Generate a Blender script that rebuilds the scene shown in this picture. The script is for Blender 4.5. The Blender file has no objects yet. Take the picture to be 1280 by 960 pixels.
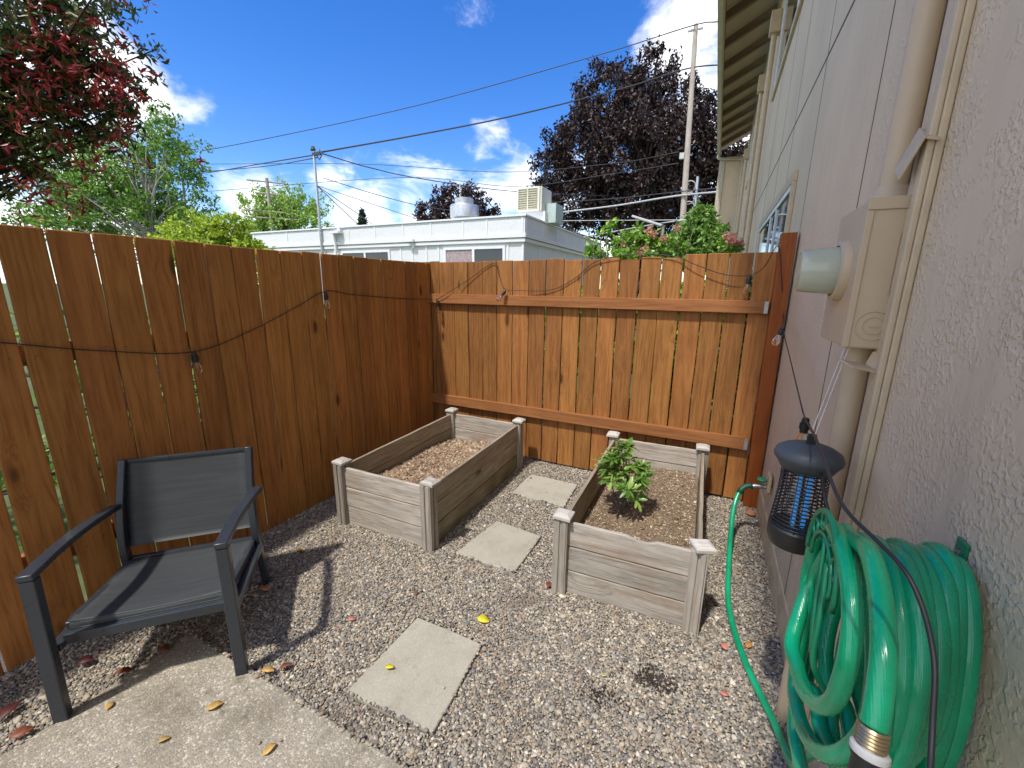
import bpy, bmesh, math, random
import numpy as np
from mathutils import Vector, Matrix
random.seed(7); RNG = np.random.default_rng(11)
S = bpy.context.scene; COL = S.collection; R = math.radians

# ------------------------------------------------------------------ camera
PITCH, YAW, ROLL, FPX, CH = 0.2305, 0.4443, 0.0113, 520.69, 1.622
f_ = Vector((-math.sin(YAW)*math.cos(PITCH), math.cos(YAW)*math.cos(PITCH), -math.sin(PITCH)))
r0 = Vector((math.cos(YAW), math.sin(YAW), 0)); u0 = r0.cross(f_)
r_ = r0*math.cos(ROLL)+u0*math.sin(ROLL); u_ = u0*math.cos(ROLL)-r0*math.sin(ROLL)
cam = bpy.data.objects.new('camera', bpy.data.cameras.new('camera')); COL.objects.link(cam)
m = Matrix((r_, u_, -f_)).transposed().to_4x4(); m.translation = (0, 0, CH); cam.matrix_world = m
cam.data.sensor_width = 36; cam.data.lens = 36*FPX/1280; cam.data.clip_start = .02; cam.data.clip_end = 2000
S.camera = cam
def ray(px, py):
    return (f_ + r_*((px-640)/FPX) - u_*((py-480)/FPX))
def at(px, py, dist):                    # world point seen at a photo pixel, at a horizontal distance
    d = ray(px, py); k = dist/math.hypot(d.x, d.y)
    return Vector((d.x*k, d.y*k, CH+d.z*k))
def on(px, py, ax, val):
    d = ray(px, py); c = Vector((0, 0, CH)); return c+d*((val-c[ax])/d[ax])

# ------------------------------------------------------------------ node helpers
class NT:
    def __init__(s, tree): s.t = tree; s.n = tree.nodes; s.l = tree.links
    def __call__(s, typ, ins=None, **kw):
        n = s.n.new(typ)
        for k, v in kw.items(): setattr(n, k, v)
        for k, v in (ins or {}).items():
            if isinstance(v, bpy.types.NodeSocket): s.l.new(v, n.inputs[k])
            else: n.inputs[k].default_value = v
        return n
    def math(s, op, a, b=0.0, c=0.0, clamp=False):
        n = s('ShaderNodeMath', {0: a, 1: b, 2: c}, operation=op); n.use_clamp = clamp; return n.outputs[0]
    def mix(s, fac, a, b, blend='MIX'):
        n = s('ShaderNodeMix', data_type='RGBA', blend_type=blend)
        for i, v in ((0, fac), (6, a), (7, b)):
            if isinstance(v, bpy.types.NodeSocket): s.l.new(v, n.inputs[i])
            else: n.inputs[i].default_value = v if i == 0 else (v[0], v[1], v[2], 1)
        return n.outputs[2]
    def ramp(s, fac, stops, interp='LINEAR'):
        n = s('ShaderNodeValToRGB', {0: fac}); cr = n.color_ramp; cr.interpolation = interp
        while len(cr.elements) < len(stops): cr.elements.new(.5)
        for e, (p, c) in zip(cr.elements, stops):
            e.position = p; e.color = (c[0], c[1], c[2], 1) if not isinstance(c, (int, float)) else (c, c, c, 1)
        return n.outputs[0]
    def map(s, v, a, b, c=0.0, d=1.0, smooth=False):
        n = s('ShaderNodeMapRange', {0: v, 1: a, 2: b, 3: c, 4: d})
        if smooth: n.interpolation_type = 'SMOOTHSTEP'
        return n.outputs[0]
    def noise(s, vec, scale, detail=3, rough=.5, dist=0):
        return s('ShaderNodeTexNoise', {'Vector': vec, 'Scale': scale, 'Detail': detail, 'Roughness': rough, 'Distortion': dist}).outputs[0]
    def mapping(s, vec, scale=(1, 1, 1), loc=(0, 0, 0), rot=(0, 0, 0)):
        return s('ShaderNodeMapping', {'Vector': vec, 'Scale': scale, 'Location': loc, 'Rotation': rot}).outputs[0]
    def bump(s, h, strength, dist):
        return s('ShaderNodeBump', {'Height': h, 'Strength': strength, 'Distance': dist}).outputs[0]

def new_mat(name):
    mt = bpy.data.materials.new(name); mt.use_nodes = True; mt.node_tree.nodes.clear()
    n = NT(mt.node_tree); return mt, n
def finish(n, bsdf): o = n('ShaderNodeOutputMaterial'); n.l.new(bsdf.outputs[0], o.inputs[0])
def principled(n, color, rough=.6, normal=None, metal=0.0, spec=.5, **kw):
    b = n('ShaderNodeBsdfPrincipled')
    def setv(k, v):
        if isinstance(v, bpy.types.NodeSocket): n.l.new(v, b.inputs[k])
        else: b.inputs[k].default_value = (v[0], v[1], v[2], 1) if isinstance(v, tuple) else v
    setv('Base Color', color); setv('Roughness', rough); setv('Metallic', metal); setv('Specular IOR Level', spec)
    if normal is not None: n.l.new(normal, b.inputs['Normal'])
    for k, v in kw.items(): setv(k.replace('_', ' '), v)
    return b
def ocoord(n, kind='Object'): return n('ShaderNodeTexCoord').outputs[kind]
def orand(n): return n('ShaderNodeObjectInfo').outputs['Random']

# ------------------------------------------------------------------ world
SUN_EL, SUN_AZ = R(61.5), R(15)          # the sun is behind the camera, 15 degrees to the left of due -Y
to_sun = Vector((-math.sin(SUN_AZ)*math.cos(SUN_EL), -math.cos(SUN_AZ)*math.cos(SUN_EL), math.sin(SUN_EL)))
W = bpy.data.worlds.new('World'); S.world = W; W.use_nodes = True; W.node_tree.nodes.clear(); n = NT(W.node_tree)
sky = n('ShaderNodeTexSky', sky_type='NISHITA', sun_disc=False, sun_elevation=SUN_EL, sun_rotation=math.atan2(to_sun.x, to_sun.y), air_density=1.0, dust_density=.15, ozone_density=3.0)
hs = n('ShaderNodeHueSaturation', {'Hue': .514, 'Saturation': 1.36, 'Value': .92, 'Color': sky.outputs[0]}).outputs[0]
g = ocoord(n, 'Generated')
sep = n('ShaderNodeSeparateXYZ', {0: g}).outputs
blobs = [((40, 215), 11, .8), ((140, 88), 5.0, .9), ((10, 120), 10, .7), ((305, 236), 4.0, .95), ((470, 240), 6.5, .72), ((440, 268), 6.5, .95), ((530, 225), 6, .66), ((550, 256), 7, .95), ((635, 240), 6, .95), ((600, 196), 4.5, .7), ((325, 190), 4, .45), ((880, 30), 9, .85), ((885, 170), 10, .85), ((588, 25), 4, .5), ((327, 100), 2.4, .5), ((760, 260), 11, .8), ((350, 275), 6, .7), ((590, 200), 4, .55)]
tot = None
for (px, py), rad, k in blobs:
    d = ray(px, py).normalized()
    dt = n('ShaderNodeVectorMath', {0: g, 1: tuple(d)}, operation='DOT_PRODUCT').outputs['Value']
    v = n.map(dt, math.cos(R(rad*1.25)), math.cos(R(rad*.15)), 0, k, True)
    tot = v if tot is None else n.math('MAXIMUM', tot, v)
# unseen cloud cover added behind and to the left to lift the ambient fill
back = n.math('MAXIMUM', n.map(sep[1], .12, -.3, 0, .95), n.map(sep[0], -.74, -.92, 0, .95))
tot = n.math('MAXIMUM', tot, back)
st = n.mapping(g, (1, 1, 2.0))
nz = n.noise(st, 6.5, 9, .60, .35)
cl = n.map(n.math('ADD', nz, n.math('MULTIPLY', tot, .42)), .71, 1.03, 0, 1, True)
cl = n.math('MULTIPLY', cl, n.map(tot, 0, .15, 0, 1))
shade = n.noise(n.mapping(g, (1, 1, 1.6), (.02, .0, .05)), 9, 6, .6)
ccol = n.mix(n.map(shade, .35, .62), (6.0, 6.05, 6.2), (7.7, 7.6, 7.4))
full = n.mix(cl, hs, ccol)
bg = n('ShaderNodeBackground', {'Color': full, 'Strength': .15})
o = n('ShaderNodeOutputWorld'); n.l.new(bg.outputs[0], o.inputs[0])

sun = bpy.data.objects.new('sun', bpy.data.lights.new('sun', 'SUN')); COL.objects.link(sun)
sun.data.energy = 2.5; sun.data.angle = R(2.4); sun.data.color = (1, .955, .88)
sun.rotation_euler = (-to_sun).to_track_quat('-Z', 'Y').to_euler()
S.view_settings.view_transform = 'Standard'; S.view_settings.look = 'None'; S.view_settings.gamma = 1
S.view_settings.use_curve_mapping = False; S.view_settings.exposure = .74

# ------------------------------------------------------------------ geometry helpers
def tag(o, label=None, cat=None, group=None, kind=None):
    for k, v in (('label', label), ('category', cat), ('group', group), ('kind', kind)):
        if v: o[k] = v
    return o
def thing(name, label, cat, loc=(0, 0, 0), rz=0, group=None):
    o = bpy.data.objects.new(name, None); COL.objects.link(o); o.location = loc; o.rotation_euler = (0, 0, rz)
    o.empty_display_size = .1
    return tag(o, label, cat, group)
def link(name, verts, faces, mat, parent=None, smooth=False, loc=None, rot=None, bevel=0):
    me = bpy.data.meshes.new(name); me.from_pydata([tuple(v) for v in verts], [], faces); me.update()
    if smooth: me.shade_smooth()
    if mat: me.materials.append(mat)
    o = bpy.data.objects.new(name, me); COL.objects.link(o)
    if parent: o.parent = parent
    if loc is not None: o.location = loc
    if rot is not None: o.rotation_euler = rot
    if bevel:
        b = o.modifiers.new('bevel', 'BEVEL'); b.width = bevel; b.segments = 2; b.limit_method = 'ANGLE'; b.angle_limit = R(40)
    return o
class MB:
    """collects verts and faces, then links them as one mesh object"""
    def __init__(s): s.v = []; s.f = []
    def add(s, vs, fs):
        k = len(s.v); s.v += [Vector(v) for v in vs]; s.f += [tuple(i+k for i in f) for f in fs]; return s
    def box(s, x0, y0, z0, x1, y1, z1, M=None):
        vs = [Vector((x, y, z)) for z in (z0, z1) for y in (y0, y1) for x in (x0, x1)]
        if M: vs = [M @ v for v in vs]
        return s.add(vs, [(0, 2, 3, 1), (4, 5, 7, 6), (0, 1, 5, 4), (2, 6, 7, 3), (0, 4, 6, 2), (1, 3, 7, 5)])
    def tube(s, pts, r, k=8, cap=True, closed=False):
        pts = [Vector(p) for p in pts]; N = len(pts)
        rs = r if isinstance(r, (list, tuple)) else [r]*N
        T = []
        for i in range(N):
            a = pts[(i-1) % N] if (closed or i > 0) else pts[0]; b = pts[(i+1) % N] if (closed or i < N-1) else pts[-1]
            T.append((b-a).normalized())
        nrm = T[0].orthogonal().normalized(); base = len(s.v); vs = []
        for i in range(N):
            nrm = (nrm-T[i]*nrm.dot(T[i])).normalized(); bn = T[i].cross(nrm)
            for j in range(k):
                a = 2*math.pi*j/k; vs.append(pts[i]+(nrm*math.cos(a)+bn*math.sin(a))*rs[i])
        fs = []
        for i in range(N if closed else N-1):
            for j in range(k):
                i2 = (i+1) % N
                fs.append((i*k+j, i*k+(j+1) % k, i2*k+(j+1) % k, i2*k+j))
        if cap and not closed: fs += [tuple(range(k))[::-1], tuple((N-1)*k+j for j in range(k))]
        return s.add(vs, fs)
    def lathe(s, prof, M=Matrix(), k=32, cap=True):
        vs = []; fs = []
        for (r, z) in prof:
            for j in range(k):
                a = 2*math.pi*j/k; vs.append(M @ Vector((r*math.cos(a), r*math.sin(a), z)))
        for i in range(len(prof)-1):
            for j in range(k): fs.append((i*k+j, i*k+(j+1) % k, (i+1)*k+(j+1) % k, (i+1)*k+j))
        if cap: fs += [tuple(range(k))[::-1], tuple((len(prof)-1)*k+j for j in range(k))]
        return s.add(vs, fs)
    def prism(s, poly, z0, z1, M=Matrix()):
        k = len(poly)
        vs = [M @ Vector((x, y, z)) for z in (z0, z1) for x, y in poly]
        return s.add(vs, [tuple(range(k))[::-1], tuple(range(k, 2*k))]+[(i, (i+1) % k, k+(i+1) % k, k+i) for i in range(k)])
    def link(s, name, mat, parent=None, smooth=False, bevel=0, loc=None, rot=None):
        return link(name, s.v, s.f, mat, parent, smooth, loc, rot, bevel)
def auto_smooth(o, ang=40):
    me = o.data; me.shade_smooth()
    try: me.set_sharp_from_angle(angle=R(ang))
    except Exception: pass
    return o
def spline(pts, per=8):
    pts = [Vector(p) for p in pts]; out = []
    P = [pts[0]*2-pts[1]]+pts+[pts[-1]*2-pts[-2]]
    for i in range(1, len(P)-2):
        a, b, c, d = P[i-1:i+3]
        for j in range(per):
            t = j/per; out.append(.5*((2*b)+(c-a)*t+(2*a-5*b+4*c-d)*t*t+(3*b-a-3*c+d)*t**3))
    out.append(pts[-1]); return out

# ------------------------------------------------------------------ materials
def wood_mat(name, base, dark, light, axis, rough=.75, grain=1.0, knots=1.0, weather=0.0, bumpd=.002, tint=.16, moss=0.0):
    mt, n = new_mat(name); co = ocoord(n); rnd = orand(n)
    off = n('ShaderNodeCombineXYZ', {0: n.math('MULTIPLY', rnd, 37.0), 1: n.math('MULTIPLY', rnd, 91.0), 2: n.math('MULTIPLY', rnd, 53.0)}).outputs[0]
    v = n('ShaderNodeVectorMath', {0: co, 1: off}, operation='ADD').outputs[0]
    sc = {'X': (.05, 1, 1), 'Y': (1, .05, 1), 'Z': (1, 1, .05)}[axis]
    sk = {'X': (.35, 1, 1), 'Y': (1, .35, 1), 'Z': (1, 1, .35)}[axis]
    # knots: sparse cells, stretched along the grain
    vor = n('ShaderNodeTexVoronoi', {'Vector': n.mapping(v, sk), 'Scale': 5.5, 'Randomness': 1.0}); kd = vor.outputs['Distance']
    pick = n.math('GREATER_THAN', n('ShaderNodeSeparateColor', {0: vor.outputs['Color']}).outputs[0], 1-.42*knots)
    knot = n.math('MULTIPLY', n.map(kd, .05, .14, 1, 0, True), pick)
    swirl = n.math('MULTIPLY', n.map(kd, .0, .42, 1, 0, True), pick)
    warp = n.math('MULTIPLY', n.noise(n.mapping(v, sc), 4, 3), 1.3)
    gv = n.mapping(v, sc)
    gv2 = n('ShaderNodeVectorMath', {0: gv, 1: n('ShaderNodeCombineXYZ', {0: n.math('MULTIPLY', swirl, .035), 1: n.math('MULTIPLY', swirl, .035), 2: n.math('MULTIPLY', swirl, .035)}).outputs[0]}, operation='ADD').outputs[0]
    rings = n.math('FRACT', n.math('MULTIPLY', n.noise(gv2, 9, 2, .45), 9))
    rings = n.map(n.math('ABSOLUTE', n.math('SUBTRACT', rings, .5)), 0, .5, 0, 1)
    fine = n.noise(gv2, 150, 4, .65)
    mid = n.noise(gv, 26, 4, .6)
    patch = n.noise(v, 2.6, 4, .6)
    c = n.mix(n.map(rings, .1, .95, 0, .55*grain), base, dark)
    c = n.mix(n.map(fine, .38, .68, .0, .6*grain), c, light)
    c = n.mix(n.map(mid, .52, .75, 0, .55*grain), c, dark)
    c = n.mix(n.map(patch, .5, .74, 0, .45), c, tuple(x*.62 for x in base))
    c = n.mix(n.math('MULTIPLY', knot, .85), c, tuple(x*.33 for x in dark))
    if weather:
        gpatch = n.noise(n.mapping(v, sk), 7, 5, .65)
        c = n.mix(n.map(gpatch, .5, .7, 0, weather), c, (.27, .155, .085))
    if moss:
        ow = ocoord(n); zz = n('ShaderNodeSeparateXYZ', {0: n('ShaderNodeNewGeometry').outputs['Position']}).outputs[2]
        mm = n.math('MULTIPLY', n.map(zz, .34, .02, 0, 1), n.map(n.noise(v, 5, 4), .35, .62))
        c = n.mix(n.math('MULTIPLY', mm, moss), c, (.13, .14, .045))
    val = n.map(rnd, 0, 1, 1-tint, 1+tint)
    c = n('ShaderNodeHueSaturation', {'Value': val, 'Hue': n.map(n.math('FRACT', n.math('MULTIPLY', rnd, 7.3)), 0, 1, .496, .504), 'Color': c}).outputs[0]
    h = n.math('ADD', n.math('MULTIPLY', fine, .6), n.math('MULTIPLY', mid, .8))
    b = principled(n, c, n.map(fine, .3, .7, rough-.1, rough+.1), n.bump(h, .55, bumpd), spec=.3)
    finish(n, b); return mt
FENCE_V = wood_mat('stained_cedar', (.345, .142, .035), (.15, .050, .011), (.47, .22, .068), 'Z', .66, tint=.22, grain=1.15, knots=1.5)
FENCE_L = wood_mat('stained_cedar_dull', (.41, .172, .042), (.185, .066, .014), (.5, .235, .072), 'Z', .64, tint=.18, grain=1.1, knots=1.5)
FENCE_H = wood_mat('stained_rail', (.37, .148, .045), (.19, .064, .018), (.46, .21, .08), 'X', .68, knots=.4)
POST_W = wood_mat('stained_post', (.37, .098, .019), (.2, .045, .008), (.45, .14, .032), 'Z', .45, knots=.3)
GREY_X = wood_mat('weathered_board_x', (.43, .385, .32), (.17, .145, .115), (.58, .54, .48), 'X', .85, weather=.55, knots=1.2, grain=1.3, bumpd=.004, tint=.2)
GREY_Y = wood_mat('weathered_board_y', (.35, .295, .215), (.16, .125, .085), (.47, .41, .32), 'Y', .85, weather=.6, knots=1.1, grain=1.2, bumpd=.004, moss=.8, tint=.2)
GREY_Z = wood_mat('weathered_post', (.35, .315, .265), (.17, .145, .115), (.5, .46, .4), 'Z', .85, weather=.25, knots=.2, bumpd=.003)
GREY_C = wood_mat('weathered_cap', (.52, .49, .44), (.32, .29, .25), (.66, .63, .58), 'X', .85, knots=.1, bumpd=.002)
POLE_W = wood_mat('pole_wood', (.40, .35, .29), (.25, .21, .17), (.52, .47, .4), 'Z', .85, knots=.2)

def plain(name, color, rough=.5, metal=0.0, spec=.5, nscale=0, nstr=.15, vary=.12, **kw):
    mt, n = new_mat(name); co = ocoord(n)
    t = n.noise(co, 14, 4, .6)
    c = n.mix(n.map(t, .35, .7, 0, 1), tuple(x*(1-vary) for x in color), tuple(min(1, x*(1+vary)) for x in color))
    nm = n.bump(n.noise(co, nscale, 4), nstr, .002) if nscale else None
    b = principled(n, c, n.map(t, .3, .7, max(.02, rough-.06), rough+.06), nm, metal, spec, **kw); finish(n, b); return mt
BLACK_PL = plain('black_plastic', (.016, .017, .018), .42, nscale=300)
CAP_PL = plain('charcoal_cap', (.05, .06, .072), .5, nscale=400)
CABLE = plain('black_cable', (.018, .018, .019), .45)
CHAIR_MT = plain('charcoal_powder_coat', (.034, .041, .052), .30, vary=.02)
STEEL = plain('dull_steel', (.42, .42, .41), .38, .9)
BRASS = plain('brass', (.5, .4, .24), .35, .9)
def hose_mat():
    mt, n = new_mat('green_vinyl_hose'); co = ocoord(n)
    t = n.noise(co, 7, 3); c = n.mix(n.map(t, .35, .65), (.002, .26, .112), (.006, .40, .185))
    rib = n('ShaderNodeTexWave', {'Vector': co, 'Scale': 110., 'Distortion': 1.0, 'Detail': 1.}).outputs[1]
    dirt = n.map(n.noise(co, 34, 5, .75), .56, .76, 0, .3)
    c = n.mix(dirt, c, (.06, .13, .08))
    finish(n, principled(n, c, n.map(n.noise(co, 40, 5, .7), .35, .7, .13, .34), n.bump(n.math('ADD', rib, n.noise(co, 160, 4)), .14, .001), spec=.65)); return mt
HOSE = hose_mat()
GREEN_MT = plain('green_enamel', (.006, .19, .09), .35)
DARKGREEN = plain('dark_green_rubber', (.008, .09, .05), .5)
TAN_MT = plain('tan_painted_metal', (.56, .435, .295), .5, nscale=40, nstr=.25, vary=.03)
WHITE_PT = plain('white_paint', (.80, .82, .84), .55, vary=.05)
CREAM = plain('cream_enamel', (.74, .72, .6), .5, vary=.08)
GALV = plain('galvanised', (.55, .57, .58), .35, .7)
WIRE_MT = plain('wire_dark', (.05, .05, .055), .6)
WIRE_LT = plain('wire_pale', (.5, .5, .5), .5)
STRING = plain('white_string', (.7, .68, .62), .8)
NEWWOOD = plain('raw_pine', (.62, .46, .28), .7, vary=.15)
CLAY = plain('orange_clay', (.5, .2, .1), .8)

def wall_mat(name, base, relief):
    mt, n = new_mat(name); p = n('ShaderNodeNewGeometry').outputs['Position']
    a = n.noise(p, 70, 1.8, .5, .1); ridge = n.map(a, .46, .60, 0, 1, True)
    patch = n.map(n.noise(p, 4.6, 4, .65), .42, .55, .0, 1)
    sp = n('ShaderNodeSeparateXYZ', {0: p}).outputs
    near = n.map(sp[1], 1.3, 2.6, 1.0, .35)
    h = n.math('ADD', n.math('MULTIPLY', n.math('MULTIPLY', ridge, patch), near), n.math('MULTIPLY', n.noise(p, 190, 3), .12))
    big = n.noise(p, 1.3, 4, .6); streak = n.noise(n.mapping(p, (1, 9, .5)), 2.2, 4, .6)
    c = n.mix(n.map(big, .35, .7), base, tuple(x*.86 for x in base))
    c = n.mix(n.map(streak, .5, .8, 0, .35), c, (base[0]*.74, base[1]*.71, base[2]*.67))
    warm = n.math('MULTIPLY', n.map(sp[2], 2.2, .4, 0, 1), n.map(n.noise(p, 2.5, 4), .35, .6))
    c = n.mix(n.math('MULTIPLY', warm, .55), c, (.56, .44, .32))
    c = n.mix(n.map(h, .0, .9, .16, 0), c, tuple(x*.7 for x in base))
    splash = n.math('MULTIPLY', n.map(sp[2], .42, .02, 0, 1), n.map(n.noise(p, 9, 6, .7), .38, .62))
    c = n.mix(n.math('MULTIPLY', splash, .6), c, (.27, .21, .15))
    stain = n.map(n.noise(n.mapping(p, (1, 5, .7)), 1.7, 6, .7), .56, .72, 0, .4)
    c = n.mix(stain, c, (.45, .36, .27))
    finish(n, principled(n, c, .62, n.bump(h, relief*.75, .009), spec=.4)); return mt
WALL = wall_mat('textured_taupe_paint', (.745, .605, .435), .6)
TRIM = plain('tan_trim_paint', (.56, .45, .31), .5, nscale=60, nstr=.15, vary=.08)
SOFFIT = plain('tan_soffit', (.42, .33, .21), .6, vary=.06)
RAFTER = plain('brown_rafter', (.17, .115, .06), .6)
GUTTER = plain('beige_gutter', (.52, .47, .36), .4)
def glass_dark(name, col=(.02, .025, .03)):
    mt, n = new_mat(name); finish(n, principled(n, col, .04, None, 0, .8)); return mt
PANE = glass_dark('window_glass')
def bulb_glass():
    mt, n = new_mat('clear_glass'); b = principled(n, (1, 1, 1), .02, None, 0, .5); b.inputs['Transmission Weight'].default_value = 1; b.inputs['IOR'].default_value = 1.35
    finish(n, b); return mt
GLASS = bulb_glass()

def pebble_mat():
    mt, n = new_mat('pebbles'); r = orand(n); co = ocoord(n)
    c = n.ramp(r, [(0, (0.130, 0.120, 0.107)), (.10, (0.299, 0.266, 0.211)), (.22, (0.428, 0.373, 0.281)), (.34, (0.230, 0.219, 0.202)), (.46, (0.498, 0.428, 0.318)), (.56, (0.339, 0.261, 0.174)), (.66, (0.369, 0.334, 0.281)), (.76, (0.239, 0.204, 0.165)), (.83, (0.369, 0.251, 0.174)), (.87, (0.597, 0.525, 0.404)), (.93, (0.169, 0.159, 0.145)), (.965, (0.737, 0.661, 0.538))], 'CONSTANT')
    t = n.noise(co, 2.5, 4, .65); c = n.mix(n.map(t, .4, .75, 0, .4), c, (.2, .18, .16))
    p = n('ShaderNodeNewGeometry').outputs['Position']
    dirt = n.math('MULTIPLY', n.map(n.noise(p, 2.1, 5, .65), .54, .74, 0, 1), .6)
    c = n.mix(dirt, c, (.14, .11, .085))
    finish(n, principled(n, c, n.map(r, 0, 1, .45, .8), n.bump(t, .2, .01), spec=.4)); return mt
PEBBLE = pebble_mat()
def ground_mat(name, cols, scale=30, bump=.4):
    mt, n = new_mat(name); p = n('ShaderNodeNewGeometry').outputs['Position']
    a = n.noise(p, scale, 6, .7); b = n.noise(p, scale*.08, 4)
    c = n.mix(n.map(a, .35, .65), cols[0], cols[1]); c = n.mix(n.map(b, .4, .65, 0, .6), c, cols[2])
    finish(n, principled(n, c, .9, n.bump(a, bump, .01), spec=.2)); return mt
DIRT = ground_mat('gravel_fines', ((.09, .075, .06), (.2, .175, .15), (.12, .1, .085)), 160)
GRASS = ground_mat('grass_ground', ((.05, .09, .02), (.11, .15, .04), (.15, .14, .09)), 9)
def concrete(name, base, dark, agg, stain=.5):
    mt, n = new_mat(name); p = n('ShaderNodeNewGeometry').outputs['Position']
    vo = n('ShaderNodeTexVoronoi', {'Vector': p, 'Scale': 150., 'Randomness': 1.0}); rc = n('ShaderNodeSeparateColor', {0: vo.outputs['Color']}).outputs[0]
    f = n.noise(p, 260, 5, .75); big = n.noise(p, 3.0, 6, .68); mid = n.noise(p, 17, 5, .65)
    c = n.mix(n.map(f, .3, .7), tuple(x*.75 for x in base), tuple(x*1.14 for x in base))
    c = n.mix(n.math('MULTIPLY', n.map(rc, .0, 1.0, 0, 1), agg), c, n.ramp(rc, [(0, (.2, .17, .13)), (.4, (.45, .40, .31)), (.7, (.28, .26, .23)), (.9, (.62, .57, .47))], 'CONSTANT'))
    c = n.mix(n.map(big, .45, .7, 0, stain), c, dark)
    c = n.mix(n.map(mid, .56, .76, 0, stain), c, tuple(x*.75 for x in dark))
    h = n.math('ADD', n.math('MULTIPLY', n.map(vo.outputs['Distance'], 0, .6, 1, 0), agg), n.math('MULTIPLY', f, .5))
    finish(n, principled(n, c, .88, n.bump(h, .55, .004), spec=.25)); return mt
PATIO = concrete('exposed_aggregate', (.40, .355, .28), (.165, .14, .10), .9, .8)
STONE = concrete('paver_concrete', (.455, .425, .345), (.29, .26, .195), .16, .55)
SOIL = ground_mat('soil_fines', ((.12, .085, .055), (.36, .27, .18), (.19, .135, .085)), 110, .8)
def chips_mat(name, stops):
    mt, n = new_mat(name); r = orand(n); c = n.ramp(r, stops, 'CONSTANT')
    finish(n, principled(n, c, .9, spec=.15)); return mt
CHIPS = chips_mat('bark_chips', [(0, (.2, .135, .085)), (.25, (.33, .22, .14)), (.5, (.42, .31, .205)), (.72, (.25, .19, .145)), (.88, (.56, .46, .34))])
CRUMB = chips_mat('soil_crumbs', [(0, (.2, .135, .085)), (.3, (.38, .28, .18)), (.55, (.48, .38, .26)), (.75, (.28, .2, .13)), (.9, (.62, .53, .4))])

def leaf_mat(name, stops, rough=.5, trans=.25, spec=.4):
    mt, n = new_mat(name); geo = n('ShaderNodeNewGeometry'); r = geo.outputs['Random Per Island']
    p = geo.outputs['Position']
    c = n.ramp(r, stops)
    d = n('ShaderNodeBsdfTranslucent', {0: n.mix(.5, c, tuple([.3, .35, .05]), 'MIX')}) if trans else None
    b = principled(n, c, rough, spec=spec)
    if trans:
        mx = n('ShaderNodeMixShader', {0: trans}); n.l.new(b.outputs[0], mx.inputs[1]); n.l.new(d.outputs[0], mx.inputs[2]); d.inputs[0].default_value = (0, 0, 0, 1)
        n.l.new(c, d.inputs[0]); finish(n, mx)
    else: finish(n, b)
    return mt
L_BEECH = leaf_mat('copper_beech_leaves', [(0, (.012, .0075, .007)), (.5, (.032, .017, .0145)), (.85, (.062, .034, .028)), (1, (.12, .07, .055))], .45, .12)
L_BIRCH = leaf_mat('birch_leaves', [(0, (0.085, 0.191, 0.030)), (.5, (0.191, 0.361, 0.060)), (1, (0.425, 0.616, 0.106))], .5, .35)
L_LIME = leaf_mat('yellow_green_leaves', [(0, (0.194, 0.324, 0.024)), (.5, (0.438, 0.583, 0.049)), (1, (0.745, 0.810, 0.097))], .5, .4)
L_POPLAR = leaf_mat('pale_green_leaves', [(0, (0.162, 0.292, 0.049)), (.5, (0.356, 0.535, 0.097)), (1, (0.551, 0.697, 0.162))], .5, .35)
L_PHOT = leaf_mat('photinia_green_leaves', [(0, (0.048, 0.085, 0.027)), (.4, (0.095, 0.152, 0.042)), (.75, (0.162, 0.190, 0.057)), (1, (0.247, 0.162, 0.067))], .38, .25)
L_RED = leaf_mat('photinia_red_leaves', [(0, (0.174, 0.017, 0.020)), (.5, (0.377, 0.029, 0.038)), (.8, (0.246, 0.058, 0.043)), (1, (0.580, 0.102, 0.072))], .38, .3)
L_ROSE = leaf_mat('rose_leaves', [(0, (0.117, 0.254, 0.035)), (.5, (0.254, 0.468, 0.058)), (1, (0.527, 0.741, 0.137))], .42, .35)
L_SHRUB = leaf_mat('shrub_leaves', [(0, (0.086, 0.207, 0.034)), (.5, (0.207, 0.380, 0.069)), (1, (0.380, 0.569, 0.138))], .45, .35)
L_RHODO = leaf_mat('rhododendron_leaves', [(0, (.07, .16, .025)), (.45, (.15, .29, .045)), (.8, (.26, .42, .08)), (1, (.38, .5, .13))], .36, .3, .5)
L_PETAL = leaf_mat('coral_petals', [(0, (.68, .26, .19)), (.5, (.78, .42, .33)), (1, (.85, .58, .48))], .6, .3)
L_PINE = leaf_mat('conifer_leaves', [(0, (.012, .03, .012)), (1, (.04, .075, .03))], .6, 0)
BARK = ground_mat('bark', ((.1, .08, .06), (.2, .17, .14), (.13, .11, .09)), 25)
BARK_W = ground_mat('birch_bark', ((.3, .28, .25), (.55, .52, .47), (.35, .32, .28)), 12)
BARK_D = ground_mat('dark_bark', ((.04, .03, .027), (.08, .06, .05), (.06, .045, .04)), 20)

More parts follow.
